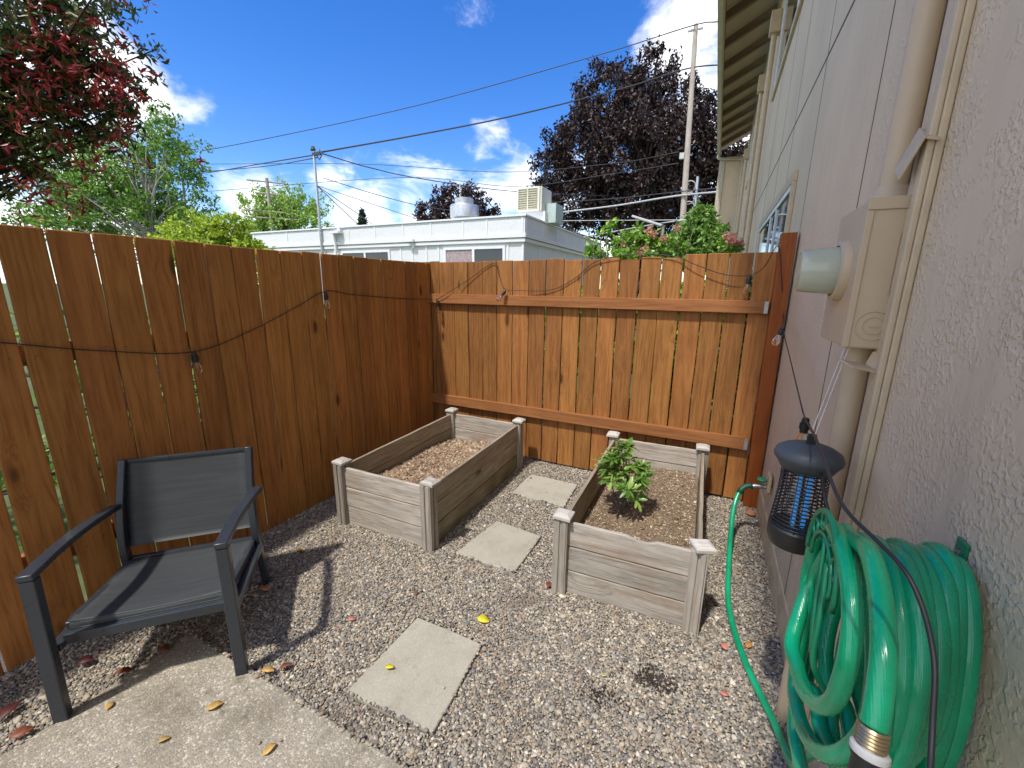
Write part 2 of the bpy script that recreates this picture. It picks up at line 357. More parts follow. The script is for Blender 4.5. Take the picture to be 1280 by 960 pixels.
# ------------------------------------------------------------------ leaves
def leaf_arrays(pos, size, droop=0.0, aspect=.5, up=None, fold=.12, seed=0):
    """pos (N,3); one folded diamond of 4 vertices / 2 triangles per leaf"""
    rg = np.random.default_rng(seed); N = len(pos)
    d = rg.normal(size=(N, 3)); d[:, 2] -= droop; d /= np.linalg.norm(d, axis=1, keepdims=True)
    a = rg.normal(size=(N, 3)); s = np.cross(d, a); s /= np.linalg.norm(s, axis=1, keepdims=True)
    nn = np.cross(s, d); L = size*(.65+.7*rg.random((N, 1)))
    p0 = pos; p2 = pos+d*L; mid = pos+d*L*.45
    p1 = mid+s*L*aspect*.5+nn*L*fold; p3 = mid-s*L*aspect*.5+nn*L*fold
    V = np.stack([p0, p1, p2, p3], 1).reshape(-1, 3)
    return V
def leaf_mesh(name, V, mat, parent=None):
    N = len(V)//4; me = bpy.data.meshes.new(name)
    me.vertices.add(len(V)); me.vertices.foreach_set('co', V.astype(np.float32).ravel())
    b = np.arange(N)*4; F = np.stack([b, b+1, b+2, b, b+2, b+3], 1).ravel()
    me.loops.add(len(F)); me.loops.foreach_set('vertex_index', F.astype(np.int32))
    me.polygons.add(2*N); me.polygons.foreach_set('loop_start', (np.arange(2*N)*3).astype(np.int32))
    me.polygons.foreach_set('loop_total', np.full(2*N, 3, np.int32))
    me.update(calc_edges=True); me.materials.append(mat)
    o = bpy.data.objects.new(name, me); COL.objects.link(o)
    if parent: o.parent = parent
    return o
def clumps(cent, rad, per, rg, flat=1.0):
    """scatter points about each clump centre"""
    c = np.repeat(np.asarray(cent), per, 0); r = np.repeat(np.asarray(rad), per)[:, None]
    d = rg.normal(size=c.shape); d /= np.linalg.norm(d, axis=1, keepdims=True)
    p = d*r*(rg.random((len(c), 1))**.6); p[:, 2] *= flat
    return c+p
def in_ellipsoids(ells, count, rg, shell=.5):
    out = []
    vol = np.array([e[1][0]*e[1][1]*e[1][2] for e in ells])**.8; vol /= vol.sum()
    for (c, r), w in zip(ells, vol):
        k = max(1, int(count*w)); d = rg.normal(size=(k, 3)); d /= np.linalg.norm(d, axis=1, keepdims=True)
        q = (shell+(1-shell)*rg.random((k, 1)))*d*np.array(r)+np.array(c); out.append(q)
    return np.concatenate(out)
def branches(mb, base, tips, r0, rg, bend=.25, r1=.01, k=5):
    for t in tips:
        t = Vector(t); mid = base.lerp(t, .5)+Vector(rg.normal(size=3))*(t-base).length*bend*.3; mid.z += (t-base).length*bend*.25
        P = spline([base, mid, t], 5); mb.tube(P, [r0+(r1-r0)*i/(len(P)-1) for i in range(len(P))], k, cap=False)

# ================================================================== SETTING
def sheet(name, x0, y0, x1, y1, z, mat, n=1):
    return link(name, [(x0, y0, z), (x1, y0, z), (x1, y1, z), (x0, y1, z)], [(0, 1, 2, 3)], mat)
tag(sheet('ground', -400, -400, 400, 400, -.012, GRASS), 'grassy ground stretching away beyond the wooden fence', 'ground', kind='structure')
tag(sheet('gravel_bed', -2.75, -3, .47, 3.6, -.006, DIRT), 'dark fines of the gravel yard between fence and house wall', 'gravel', kind='structure')
XL, YB, XW = -2.545, 3.456, .455
PX0, PY1 = -2.06, .84
mb = MB(); rp = random.Random(3)
pat = [(PX0, -3)] + [(PX0+rp.uniform(-.008, .008), y) for y in (-.6, -.2, .1, .35, .6)] + [(PX0, PY1)] + [(x, PY1+rp.uniform(-.008, .006)) for x in (-1.85, -1.6, -1.35, -1.1, -.8, -.5, -.2)] + [(.1, PY1), (.1, -3)]
mb.prism(pat[::-1], -.01, .02); patio = mb.link('patio', PATIO, bevel=.008); tag(patio, 'exposed aggregate concrete patio corner under the sling chair', 'patio', kind='structure')

# stepping stones
SQ = [((-1.167, 1.387), (-.801, 1.388), (-.769, .968), (-1.179, .943)), ((-1.22, 2.339), (-.874, 2.308), (-.879, 1.908), (-1.284, 1.896)), ((-1.299, 3.144), (-.874, 3.138), (-.859, 2.74), (-1.311, 2.748))]
SL = ['square concrete stepping stone nearest the patio with one yellow petal on it', 'square concrete stepping stone between the two raised beds, middle one of the path', 'square concrete stepping stone closest to the back fence']
for q, lb in zip(SQ, SL):
    c = Vector((sum(p[0] for p in q)/4, sum(p[1] for p in q)/4)); mb = MB()
    pl = []
    for i in range(4):
        a = Vector(q[i]); b = Vector(q[(i+1) % 4])
        for t in (0, .33, .66):
            p = a.lerp(b, t); nn = Vector((b.y-a.y, a.x-b.x)).normalized()
            pl.append(p-c+(nn*random.uniform(-.005, .004) if t else Vector((0, 0))))
    mb.prism([(p.x, p.y) for p in pl][::-1], -.03, .014)
    o = mb.link('stepping_stone', STONE, bevel=.006, loc=(c.x, c.y, 0)); tag(o, lb, 'stepping stone', 'stepping stones across the gravel')

# ------------------------------------------------------------------ fences
FTOP = 1.833
NAIL = plain('nail_head', (.09, .08, .075), .5, .6)
def board(parent, name, along, width, z0, z1, th, mat, pos, tilt=0.0, rz=0.0, nails=(.42, 1.32)):
    """upright fence board; local X is its width"""
    mb = MB(); N = 7; w = width/2; vs = []; fs = []
    rr = random.Random(hash((round(along, 3), name)) & 0xffff)
    for i in range(N+1):
        z = z0+(z1-z0)*i/N; e0 = rr.uniform(-.0022, .0022); e1 = rr.uniform(-.0022, .0022)
        vs += [(-w+e0, -th/2, z), (w+e1, -th/2, z), (w+e1, th/2, z), (-w+e0, th/2, z)]
    for i in range(N):
        for j in range(4): fs.append((i*4+j, i*4+(j+1) % 4, i*4+4+(j+1) % 4, i*4+4+j))
    fs += [(3, 2, 1, 0), (N*4, N*4+1, N*4+2, N*4+3)]
    o = link(name, vs, fs, mat, parent, False, pos, (tilt*.3, tilt, rz), .0048); me = o.data; me.materials.append(NAIL)
    bm = bmesh.new(); bm.from_mesh(me)                     # nail heads, two at each rail
    for zz in nails:
        for sx in (-1, 1):
            cx, cz = sx*w*.52+rr.uniform(-.006, .006), zz+rr.uniform(-.012, .012)
            r = [bm.verts.new((cx+.0032*math.cos(q), -th/2-.0014, cz+.0032*math.sin(q))) for q in np.linspace(0, 2*math.pi, 8, endpoint=False)]
            f = bm.faces.new(r); f.material_index = 1
            if f.normal.y > 0: f.normal_flip()
    bm.to_mesh(me); bm.free(); return o
lf = thing('board_fence', 'long left wooden fence of brown stained boards behind the sling chair', 'fence', (XL, 0, 0))
gaps = [-1.17, -.99, -.82, -.66, -.5, -.35, -.20, -.05, .09, .235, .38, .515, .662, .812, .960, .1112*10, .1270*10, 1.42, 1.565, 1.708, 1.868, 2.03]
gw = {.515: .012, .662: .012, .812: .009, .960: .006, 1.112: .009, 1.27: .008, 1.42: .007}
y = 2.03
while y < YB-.03: y += .150; gaps.append(min(y, YB-.004))
for a, b in zip(gaps, gaps[1:]):
    g0 = gw.get(round(a, 3), .008)/2; g1 = gw.get(round(b, 3), .008)/2
    if b-a < .04: continue
    w = b-a-g0-g1
    board(lf, 'board', a, w, -.015, FTOP+random.uniform(-.006, .004), .021, FENCE_L, (-.0085+random.uniform(-.002, .002), (a+g0+b-g1)/2, 0), random.uniform(-.0022, .0022), math.pi/2)
for z in (.42, 1.32, 1.6) [:2]:
    MB().box(-2.35, -.019, -.045, 2.35, .019, .045).link('rail', FENCE_H, lf, bevel=.003, loc=(-.042, 1.12, z), rot=(0, 0, math.pi/2))
for yy in (-1.0, 1.25, 3.4):
    MB().box(-.045, -.045, 0, .045, .045, 1.75).link('post', POST_W, lf, bevel=.004, loc=(-.11, yy, 0))
# nails
mb = MB()
bf = thing('board_fence', 'back wooden fence with two horizontal rails behind the raised beds', 'fence', (0, YB, 0))
xs = [XL+.004, -2.441, -2.272, -2.115, -1.960, -1.806, -1.648, -1.49, -1.332, -1.174, -1.018, -.864, -.710, -.555, -.398, -.240, -.088, .063, .217, .359]
for i, (a, b) in enumerate(zip(xs, xs[1:])):
    w = b-a-(random.uniform(.003, .005) if i < 7 else random.uniform(.006, .0105))
    board(bf, 'board', a, w, .02+random.uniform(-.012, .0), FTOP+.012+random.uniform(-.007, .007)+(.02 if i > 14 else 0), .021, FENCE_V, ((a+b)/2, .0085+random.uniform(-.002, .002), 0), random.uniform(-.002, .002), nails=(.06, 1.68))
for z0, z1 in ((1.452, 1.542), (.438, .532)):
    MB().box(-1.44, -.019, -(z1-z0)/2, 1.44, .019, (z1-z0)/2).link('rail', FENCE_H, bf, bevel=.004, loc=(-1.108, -.0225, (z0+z1)/2), rot=(R(-3), 0, 0))
    MB().box(-.020, -.0235, -.042, .004, .019, .042).link('end_bracket', GALV, bf, loc=(.332, -.0225, (z0+z1)/2))
MB().box(-.045, -.045, 0, .045, .045, 1.985).link('post', POST_W, bf, bevel=.004, loc=(.406, -.03, 0), rot=(0, R(-.4), 0))
MB().box(-.045, -.045, 0, .045, .045, 1.845).link('post', FENCE_V, bf, bevel=.004, loc=(-2.596, .05, 0))

# ------------------------------------------------------------------ house
hs_ = thing('apartment_house', 'tan painted house wall with deep eaves rising on the right', 'house', (XW, 0, 0))
HY0, HY1, ZT = -5, 18.1, 6.7
MB().box(.03, HY0, 0, 8, HY1, ZT-.01).link('wall', plain('dark_sheathing', (.03, .026, .022), .9), hs_)
yseams = [HY0, 2.13, 3.45, 4.67, 5.62, 6.85, 8.1, 9.3, 10.5, 11.7, 12.9, 14.1, 15.3, 16.5, HY1-.003]
for (z0, z1) in ((.187, 2.993), (3.007, ZT-.013)):
    for a, b in zip(yseams, yseams[1:]):
        a2, b2 = a+.003, b-.003
        MB().box(0, a2, z0, .029, b2, z1).link('siding_panel', WALL, hs_)
SEAM_SHADE = plain('painted_seam_shadow', (.10, .08, .065), .8)  # lap shadow lines at the panel seams, painted as thin dark strips
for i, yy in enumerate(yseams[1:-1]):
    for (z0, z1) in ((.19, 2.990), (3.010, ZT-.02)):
        MB().box(-.0012, yy-.004, z0, .004, yy+.004, z1).link('seam_shadow_strip', SEAM_SHADE, hs_)
MB().box(-.0014, HY0, 2.991, .004, HY1-.01, 3.009).link('seam_shadow_strip', SEAM_SHADE, hs_)
MB().box(-.005, HY0, -.05, .028, HY1-.004, .186).link('foundation', WALL, hs_, bevel=.01)
# trim board with wire channel beside the conduit
mb = MB()
mb.box(-.018, 1.435, .02, -.001, 1.525, 6.3); mb.box(-.034, 1.437, .03, -.0185, 1.468, 6.2); mb.box(-.028, 1.49, .03, -.0185, 1.523, 6.2)
mb.link('trim_board', TRIM, hs_, bevel=.004)
# windows
def window(y0, y1, z0, z1, label=None):
    fr = MB(); t = .075
    fr.box(-.03, y0, z0, -.001, y1, z0+t).box(-.03, y0, z1-t, -.001, y1, z1).box(-.03, y0, z0+t+.001, -.001, y0+t, z1-t-.001).box(-.03, y1-t, z0+t+.001, -.001, y1, z1-t-.001)
    w = fr.link('window', TRIM, hs_, bevel=.004)
    s = MB(); t2 = .045; a, b, c, d = y0+t+.002, y1-t-.002, z0+t+.002, z1-t-.002; mid = (a+b)/2
    s.box(-.024, a, c, -.002, b, c+t2).box(-.024, a, d-t2, -.002, b, d)
    for yy in (a, mid-t2/2, b-t2, a+.9): s.box(-.023, yy, c+t2+.001, -.002, yy+t2, d-t2-.001)
    s.link('sash', WHITE_PT, w, bevel=.003)
    MB().box(-.010, a+.01, c+.01, -.0015, b-.01, d-.01).link('pane', PANE, w)
window(3.96, 6.95, 1.25, 2.49); window(3.7, 7.95, 4.33, 5.75); window(9.8, 11.2, 1.3, 2.5); window(12.6, 14.6, 4.4, 5.8)
# eave: rafters, soffit, fascia, gutter, roof
GX = -.507-XW
sl = lambda x: 6.30+(x-(GX+.12))*.5
for i in range(25):
    yy = -4.6+i*.946
    if yy > 18: break
    x0, x1 = GX+.125, -.002
    MB().prism([(x0, sl(x0)), (x1, sl(x1)), (x1, sl(x1)+.14), (x0, sl(x0)+.14)], -.045, .045, Matrix.Translation((0, yy, 0)) @ Matrix.Rotation(R(90), 4, 'X')).link('rafter', RAFTER, hs_)
x0, x1 = GX+.125, .6
MB().prism([(x0, sl(x0)+.142), (x1, sl(x1)+.142), (x1, sl(x1)+.19), (x0, sl(x0)+.19)], -HY1, -HY0, Matrix.Rotation(R(90), 4, 'X')).link('soffit', SOFFIT, hs_)
x1 = 4.5
MB().prism([(GX-.0, sl(GX)+.24), (x1, sl(x1)+.193), (x1, sl(x1)+.3), (GX-.0, sl(GX)+.27)], -HY1-.1, -HY0, Matrix.Rotation(R(90), 4, 'X')).link('roof', RAFTER, hs_)
MB().box(GX+.09, HY0, 6.24, GX+.12, HY1, 6.50).link('fascia', SOFFIT, hs_)
mb = MB(); pr = [(GX, 6.33), (GX+.02, 6.33), (GX+.088, 6.31), (GX+.088, 6.46), (GX-.012, 6.46), (GX-.012, 6.40)]
mb.prism(pr, -HY1, -HY0, Matrix.Rotation(R(90), 4, 'X')).link('gutter', GUTTER, hs_)
# far wing of the house with its corner boards and bent drain
MB().box(-.83, HY1+.02, 0, 7, HY1+4, 6.22).link('wing_wall', WALL, hs_)
MB().box(-.86, HY1-.015, .01, -.68, HY1+.018, 6.2).link('corner_board', GUTTER, hs_)
mb = MB(); mb.tube(spline([(GX+.05, HY1-.12, 6.3), (GX+.1, HY1-.1, 6.16), (-.2, HY1-.1, 6.08), (-.11, HY1-.1, 5.95), (-.10, HY1-.1, 5.6), (-.10, HY1-.1, .1)], 6), .045, 8); auto_smooth(mb.link('downspout', GUTTER, hs_))
for yy, rr in ((8.6, .04), (10.8, .035), (15.8, .045)):
    mb = MB(); mb.tube([(-.075, yy, .1), (-.075, yy, 5.5)], rr, 12); auto_smooth(mb.link('downspout', TRIM, hs_))
    MB().box(-.15, yy-.09, 5.501, -.002, yy+.09, 5.8).link('conductor_head', TRIM, hs_, bevel=.01)

# ------------------------------------------------------------------ gravel (stuff)
def scatter_group(name, mat, shape='ICO', sub=2):
    ng = bpy.data.node_groups.new(name, 'GeometryNodeTree')
    ng.interface.new_socket('Geometry', in_out='INPUT', socket_type='NodeSocketGeometry'); ng.interface.new_socket('Geometry', in_out='OUTPUT', socket_type='NodeSocketGeometry')
    N = ng.nodes; L = ng.links; gi = N.new('NodeGroupInput'); go = N.new('NodeGroupOutput')
    if shape == 'ICO': s = N.new('GeometryNodeMeshIcoSphere'); s.inputs['Radius'].default_value = 1; s.inputs['Subdivisions'].default_value = sub
    else: s = N.new('GeometryNodeMeshCube'); s.inputs['Size'].default_value = (2, 2, 2)
    sm = N.new('GeometryNodeSetMaterial'); sm.inputs['Material'].default_value = mat
    last = s.outputs['Mesh']
    if shape == 'ICO':
        ss = N.new('GeometryNodeSetShadeSmooth'); L.new(last, ss.inputs['Geometry']); last = ss.outputs[0]
    L.new(last, sm.inputs['Geometry'])
    ip = N.new('GeometryNodeInstanceOnPoints'); L.new(gi.outputs[0], ip.inputs['Points']); L.new(sm.outputs[0], ip.inputs['Instance'])
    for nm, sk in (('rot', 'Rotation'), ('scl', 'Scale')):
        a = N.new('GeometryNodeInputNamedAttribute'); a.data_type = 'FLOAT_VECTOR'; a.inputs['Name'].default_value = nm
        if nm == 'rot':
            e = N.new('FunctionNodeEulerToRotation'); L.new(a.outputs['Attribute'], e.inputs[0]); L.new(e.outputs[0], ip.inputs[sk])
        else: L.new(a.outputs['Attribute'], ip.inputs[sk])
    L.new(ip.outputs[0], go.inputs[0]); return ng
def scatter(name, P, rot, scl, ng, label, cat):
    me = bpy.data.meshes.new(name); me.vertices.add(len(P)); me.vertices.foreach_set('co', P.astype(np.float32).ravel())
    for nm, A in (('rot', rot), ('scl', scl)):
        at_ = me.attributes.new(nm, 'FLOAT_VECTOR', 'POINT'); at_.data.foreach_set('vector', A.astype(np.float32).ravel())
    o = bpy.data.objects.new(name, me); COL.objects.link(o); md = o.modifiers.new('scatter', 'NODES'); md.node_group = ng
    return tag(o, label, cat, kind='stuff')
def hexgrid(x0, y0, x1, y1, d, rg):
    X, Y = np.meshgrid(np.arange(x0, x1, d), np.arange(y0, y1, d*.866)); X = X+(np.arange(X.shape[0]) % 2)[:, None]*d/2
    P = np.stack([X.ravel(), Y.ravel()], 1); return P+rg.uniform(-.42, .42, P.shape)*d
def in_poly(P, q):
    q = np.array(q); c = np.zeros(len(P), bool); ins = np.ones(len(P), bool); s = 0
    area = sum(q[i][0]*q[(i+1) % len(q)][1]-q[(i+1) % len(q)][0]*q[i][1] for i in range(len(q)))
    for i in range(len(q)):
        a, b = q[i], q[(i+1) % len(q)]; cr = (b[0]-a[0])*(P[:, 1]-a[1])-(b[1]-a[1])*(P[:, 0]-a[0])
        ins &= (cr*np.sign(area) > -.003)
    return ins
BEDS = {'L': [(-2.165, 1.87), (-1.455, 1.885), (-1.475, 3.235), (-2.175, 3.225)], 'R': [(-.60, 1.905), (.062, 1.93), (.042, 3.30), (-.622, 3.27)]}
rg = np.random.default_rng(5)
P = np.concatenate([hexgrid(-2.56, .0, .45, 2.0, .0080, rg), hexgrid(-2.56, 2.0, .45, 3.46, .0094, rg)])
wob = .006*np.sin(P[:, 0]*23)+.006*np.sin(P[:, 1]*31+1)
onp = (P[:, 0] > PX0+.002) & (P[:, 1] < PY1-.002) & (P[:, 0] < .1)
deep = (P[:, 0] > PX0+.010+wob) & (P[:, 1] < PY1-.010-wob) & (P[:, 0] < .1)
lift = np.where(onp, .022, 0.0); spill = rg.random(len(P))
keep = ~(deep & (spill > .0012)) & ~(onp & (spill > .45))
for q in SQ:
    i1 = in_poly(P, q); c_ = np.mean(q, 0); i2 = in_poly(P, [(np.array(p)-c_)*.955+c_ for p in q])
    lift = np.where(i1, .016, lift); keep &= ~(i2 & (spill > .001)) & ~(i1 & (spill > .4))
for q in BEDS.values(): keep &= ~in_poly(P, [(np.array(p)-np.mean(q, 0))*.93+np.mean(q, 0) for p in q])
P = P[keep]; lift = lift[keep]; N = len(P)
r = .0034+.0044*rg.random(N)**1.9; big = rg.random(N) > .965; r[big] *= 1.7
low = np.sin(P[:, 0]*5.1+1)*np.cos(P[:, 1]*4.3)*.004
z = np.where(lift > 0, lift+r*.45, -.001+rg.uniform(-.003, .006, N)+low)
scl = np.stack([r*rg.uniform(.95, 1.5, N), r*rg.uniform(.75, 1.05, N), r*rg.uniform(.5, .8, N)], 1)
rot = np.stack([rg.uniform(-.5, .5, N), rg.uniform(-.5, .5, N), rg.uniform(0, 6.28, N)], 1)
scatter('gravel', np.column_stack([P, z]), rot, scl, scatter_group('pebble_scatter', PEBBLE), 'mixed grey and tan pea gravel covering the yard', 'gravel')

# ------------------------------------------------------------------ raised beds
def raised_bed(key, label, zs=.425):
    q = [Vector((*p, 0)) for p in BEDS[key]]; c = sum(q, Vector())/4
    t = thing('raised_bed', label, 'planter box', c)
    q = [p-c for p in q]; bh = zs/3
    sides = [(0, 1, GREY_X, 'X'), (1, 2, GREY_Y, 'Y'), (3, 2, GREY_X, 'X'), (0, 3, GREY_Y, 'Y')]
    for i, j, mt, ax in sides:
        a, b = q[i], q[j]; d = (b-a); L = d.length-.06; ang = math.atan2(d.y, d.x)-(math.pi/2 if ax == 'Y' else 0)
        for k in range(3):
            mb = MB(); h = bh/2-.0028; M = 12; th = .0105
            vs = []; rr = random.Random(i*31+j*7+k+ord(key))
            top_wob = .0014 if k == 2 else .001
            for s in range(M+1):
                xx = -L/2+L*s/M; e = rr.uniform(-top_wob, top_wob); e2 = rr.uniform(-.001, .001); o_ = rr.uniform(-.0012, .0012)
                if key == 'R' and i == 0 and j == 1 and k == 2 and 7 <= s <= 8: e -= .016
                sec = [(-th+o_, -h+e2), (th+o_, -h+e2), (th+o_, h+e), (-th+o_, h+e)]
                vs += [((xx, yy, zz) if ax == 'X' else (yy, xx, zz)) for yy, zz in sec]
            fs = []
            for s in range(M):
                for e in range(4):
                    f = (s*4+e, s*4+(e+1) % 4, s*4+4+(e+1) % 4, s*4+4+e); fs.append(f if ax == 'Y' else f[::-1])
            fs += [(0, 1, 2, 3), (M*4+3, M*4+2, M*4+1, M*4)]
            m_ = (a+b)/2
            link('side_board', vs, fs, mt, t, False, (m_.x+random.uniform(-.002, .002), m_.y+random.uniform(-.002, .002), bh*(k+.5)), (0, 0, ang), .0032)
    for i, p in enumerate(q):
        mb = MB(); ang = random.uniform(-.03, .03)
        if key == 'R' and i == 1: ang = .42
        # post with routed grooves: a core and four ribs per side
        mb.box(-.031, -.031, 0, .031, .031, zs+.02)
        for s in range(4):
            Mr = Matrix.Rotation(s*math.pi/2, 4, 'Z')
            mb.box(-.038, -.038, -.0, -.006, -.0312, zs+.019, Mr); mb.box(.006, -.038, 0, .030, -.0312, zs+.019, Mr)
        po = mb.link('post', GREY_Z, t, bevel=.003, loc=p, rot=(0, 0, random.uniform(-.02, .02)))
        mb = MB(); a, h = .047, zs+.0215
        mb.add([(-a, -a, h), (a, -a, h), (a, a, h), (-a, a, h), (-a, -a, h+.016), (a, -a, h+.016), (a, a, h+.016), (-a, a, h+.016), (-.024, -.024, h+.029), (.024, -.024, h+.029), (.024, .024, h+.029), (-.024, .024, h+.029)],
               [(3, 2, 1, 0), (0, 1, 5, 4), (1, 2, 6, 5), (2, 3, 7, 6), (3, 0, 4, 7), (4, 5, 9, 8), (5, 6, 10, 9), (6, 7, 11, 10), (7, 4, 8, 11), (8, 9, 10, 11)])
        mb.link('post_cap', GREY_C, po, bevel=.002, rot=(random.uniform(-.03, .03), random.uniform(-.03, .03), ang))
    return t, c
raised_bed('L', 'weathered grey raised bed in the fence corner holding only bark mulch')
raised_bed('R', 'weathered grey raised bed near the house with a small leafy shrub in it')
def soil(key, z0, zfun, mat, ng, dens, size, label, cat, seed):
    q = [np.array(p) for p in BEDS[key]]; rg = np.random.default_rng(seed); M = 40; vs = []; fs = []
    def pt(s, t): return (q[0]*(1-s)+q[1]*s)*(1-t)+(q[3]*(1-s)+q[2]*s)*t
    for j in range(M+1):
        for i in range(M+1):
            s, t = .02+.96*i/M, .01+.98*j/M; p = pt(s, t); vs.append((p[0], p[1], zfun(s, t)+rg.normal()*.003))
    for j in range(M):
        for i in range(M): k = j*(M+1)+i; fs.append((k, k+1, k+M+2, k+M+1))
    o = link('soil', vs, fs, mat, smooth=True); tag(o, 'bed of dark soil '+label, 'soil', kind='stuff')
    n_ = dens; s = rg.uniform(.03, .97, n_); t = rg.uniform(.015, .985, n_)
    P = np.array([pt(a, b) for a, b in zip(s, t)]); z = np.array([zfun(a, b) for a, b in zip(s, t)])+rg.uniform(-.002, .006, n_)
    r = size*(.4+rg.random(n_)**2*1.2)
    scl = np.stack([r*rg.uniform(1, 2.4, n_), r*rg.uniform(.6, 1.1, n_), r*rg.uniform(.2, .5, n_)], 1)
    rot = np.stack([rg.uniform(-.6, .6, n_), rg.uniform(-.6, .6, n_), rg.uniform(0, 6.28, n_)], 1)
    scatter(cat.replace(' ', '_'), np.column_stack([P, z]), rot, scl, ng, label, cat)
soil('L', .2, lambda s, t: .20+.02*math.sin(s*5+t*4)+.01*math.sin(t*11), SOIL, scatter_group('chip_scatter', CHIPS, 'CUBE'), 15000, .0072, 'brown bark mulch filling the raised bed in the fence corner', 'bark mulch', 1)
zR = lambda s, t: .215+.05*math.exp(-((s-.65)**2*6+(t-.4)**2*3))-.03*math.exp(-((s-.3)**2*60+(t-.36)**2*40))+.008*math.sin(s*9+t*7)
soil('R', .2, zR, SOIL, scatter_group('crumb_scatter', CRUMB, 'ICO', 1), 9000, .0042, 'dry brown crumbs covering the soil round the small shrub', 'soil crumbs', 2)

# small shrub: whorls of narrow leaves on thin stems
PB = Vector((-.395, 2.47, .19))
sh = thing('shrub', 'small bright green shrub with whorled leaves planted in the right raised bed', 'shrub', PB)
rg = np.random.default_rng(21); mb = MB(); lv = []; lf_ = []
tips = []
for i in range(34):
    a = rg.uniform(0, 6.28); rr = .16*math.sqrt(rg.random()); zz = .50-1.2*rr*rr/.16-.17*rg.random()**1.3
    tips.append(Vector((rr*math.cos(a)-.005, rr*math.sin(a), zz)))
for (hx, hz) in ((-.11, .30), (-.09, .34), (-.13, .36), (.1, .35), (-.04, .31)): tips.append(Vector((hx, rg.uniform(-.08, .04), hz)))
forks = [Vector((-.01, 0, .1)), Vector((.02, .02, .14)), Vector((-.03, -.02, .13)), Vector((.045, .0, .18))]
mb.tube(spline([(0, 0, -.03), (.006, .003, .05), (-.01, 0, .1), (.02, .02, .14)], 4), .007, 6)
mb.tube(spline([(0, 0, .02), (-.03, -.02, .13)], 4), .005, 6); mb.tube(spline([(0, 0, .06), (.045, 0, .18)], 4), .005, 6)
for t in tips:
    f0 = min(forks, key=lambda q: (q-t).length); mb.tube(spline([f0, f0.lerp(t, .5)+Vector((0, 0, -.012)), t], 4), [.0036-.0016*i/8 for i in range(9)], 5)
    ax = (t-Vector((0, 0, .12))).normalized(); ax = (ax+Vector((0, 0, .7))).normalized(); sd = ax.orthogonal().normalized()
    k = int(rg.integers(9, 13))
    for j in range(k):
        sd2 = Matrix.Rotation(j*2.399+rg.uniform(-.3, .3), 3, ax) @ sd; el = rg.uniform(-.25, .75) if j < k-3 else rg.uniform(.7, 1.2)
        d = (sd2*math.cos(el)+ax*math.sin(el)).normalized(); w_ = d.cross(ax).normalized(); nn = w_.cross(d)
        L = rg.uniform(.055, .088)*(1 if j < k-3 else .7); Wd = L*.15; b = len(lv); curl = rg.uniform(.05, .3)
        for q, wd in ((0, .12), (.3, .8), (.62, 1.0), (.86, .6)):
            cpt = t+d*L*q-nn*L*curl*q*q
            lv += [cpt-w_*Wd*wd+nn*Wd*.25*wd, cpt, cpt+w_*Wd*wd+nn*Wd*.25*wd]
        lv.append(t+d*L-nn*L*curl)
        for q in range(3):
            o_ = b+q*3; lf_ += [(o_, o_+1, o_+4, o_+3), (o_+1, o_+2, o_+5, o_+4)]
        lf_ += [(b+9, b+10, b+12), (b+10, b+11, b+12)]
mb.link('stem', BARK, sh, smooth=True); link('foliage', lv, lf_, L_RHODO, sh, True)

# ------------------------------------------------------------------ sling chair
CO = Vector((-1.84, .604, .0)); ca = R(45.5)
ch = thing('sling_chair', 'low charcoal sling armchair standing on the patio corner by the fence', 'chair', CO, ca-0)
# local x = u (to the photo's right), local -y = front ; front direction F = (.713,-.701)
def bar(mb, a, b, w, h, side=Vector((1, 0, 0))):
    a, b = Vector(a), Vector(b); d = (b-a).normalized(); s = (side-d*side.dot(d)).normalized(); n_ = d.cross(s); vs = []
    for p in (a, b):
        for x, y_ in ((-1, -1), (1, -1), (1, 1), (-1, 1)): vs.append(p+s*x*w/2+n_*y_*h/2)
    mb.add(vs, [(3, 2, 1, 0), (4, 5, 6, 7), (0, 1, 5, 4), (1, 2, 6, 5), (2, 3, 7, 6), (3, 0, 4, 7)])
def sweep_rect(mb, pts, w, h, side=Vector((1, 0, 0))):
    pts = [Vector(p) for p in pts]; vs = []; N = len(pts)
    for i, p in enumerate(pts):
        d = (pts[min(N-1, i+1)]-pts[max(0, i-1)]).normalized(); s = (side-d*side.dot(d)).normalized(); n_ = d.cross(s)
        for x, y_ in ((-1, -1), (1, -1), (1, 1), (-1, 1)): vs.append(p+s*x*w/2+n_*y_*h/2)
    fs = [(3, 2, 1, 0), tuple((N-1)*4+j for j in range(4))]
    for i in range(N-1):
        for j in range(4): fs.append((i*4+j, i*4+(j+1) % 4, i*4+4+(j+1) % 4, i*4+4+j))
    mb.add(vs, fs)
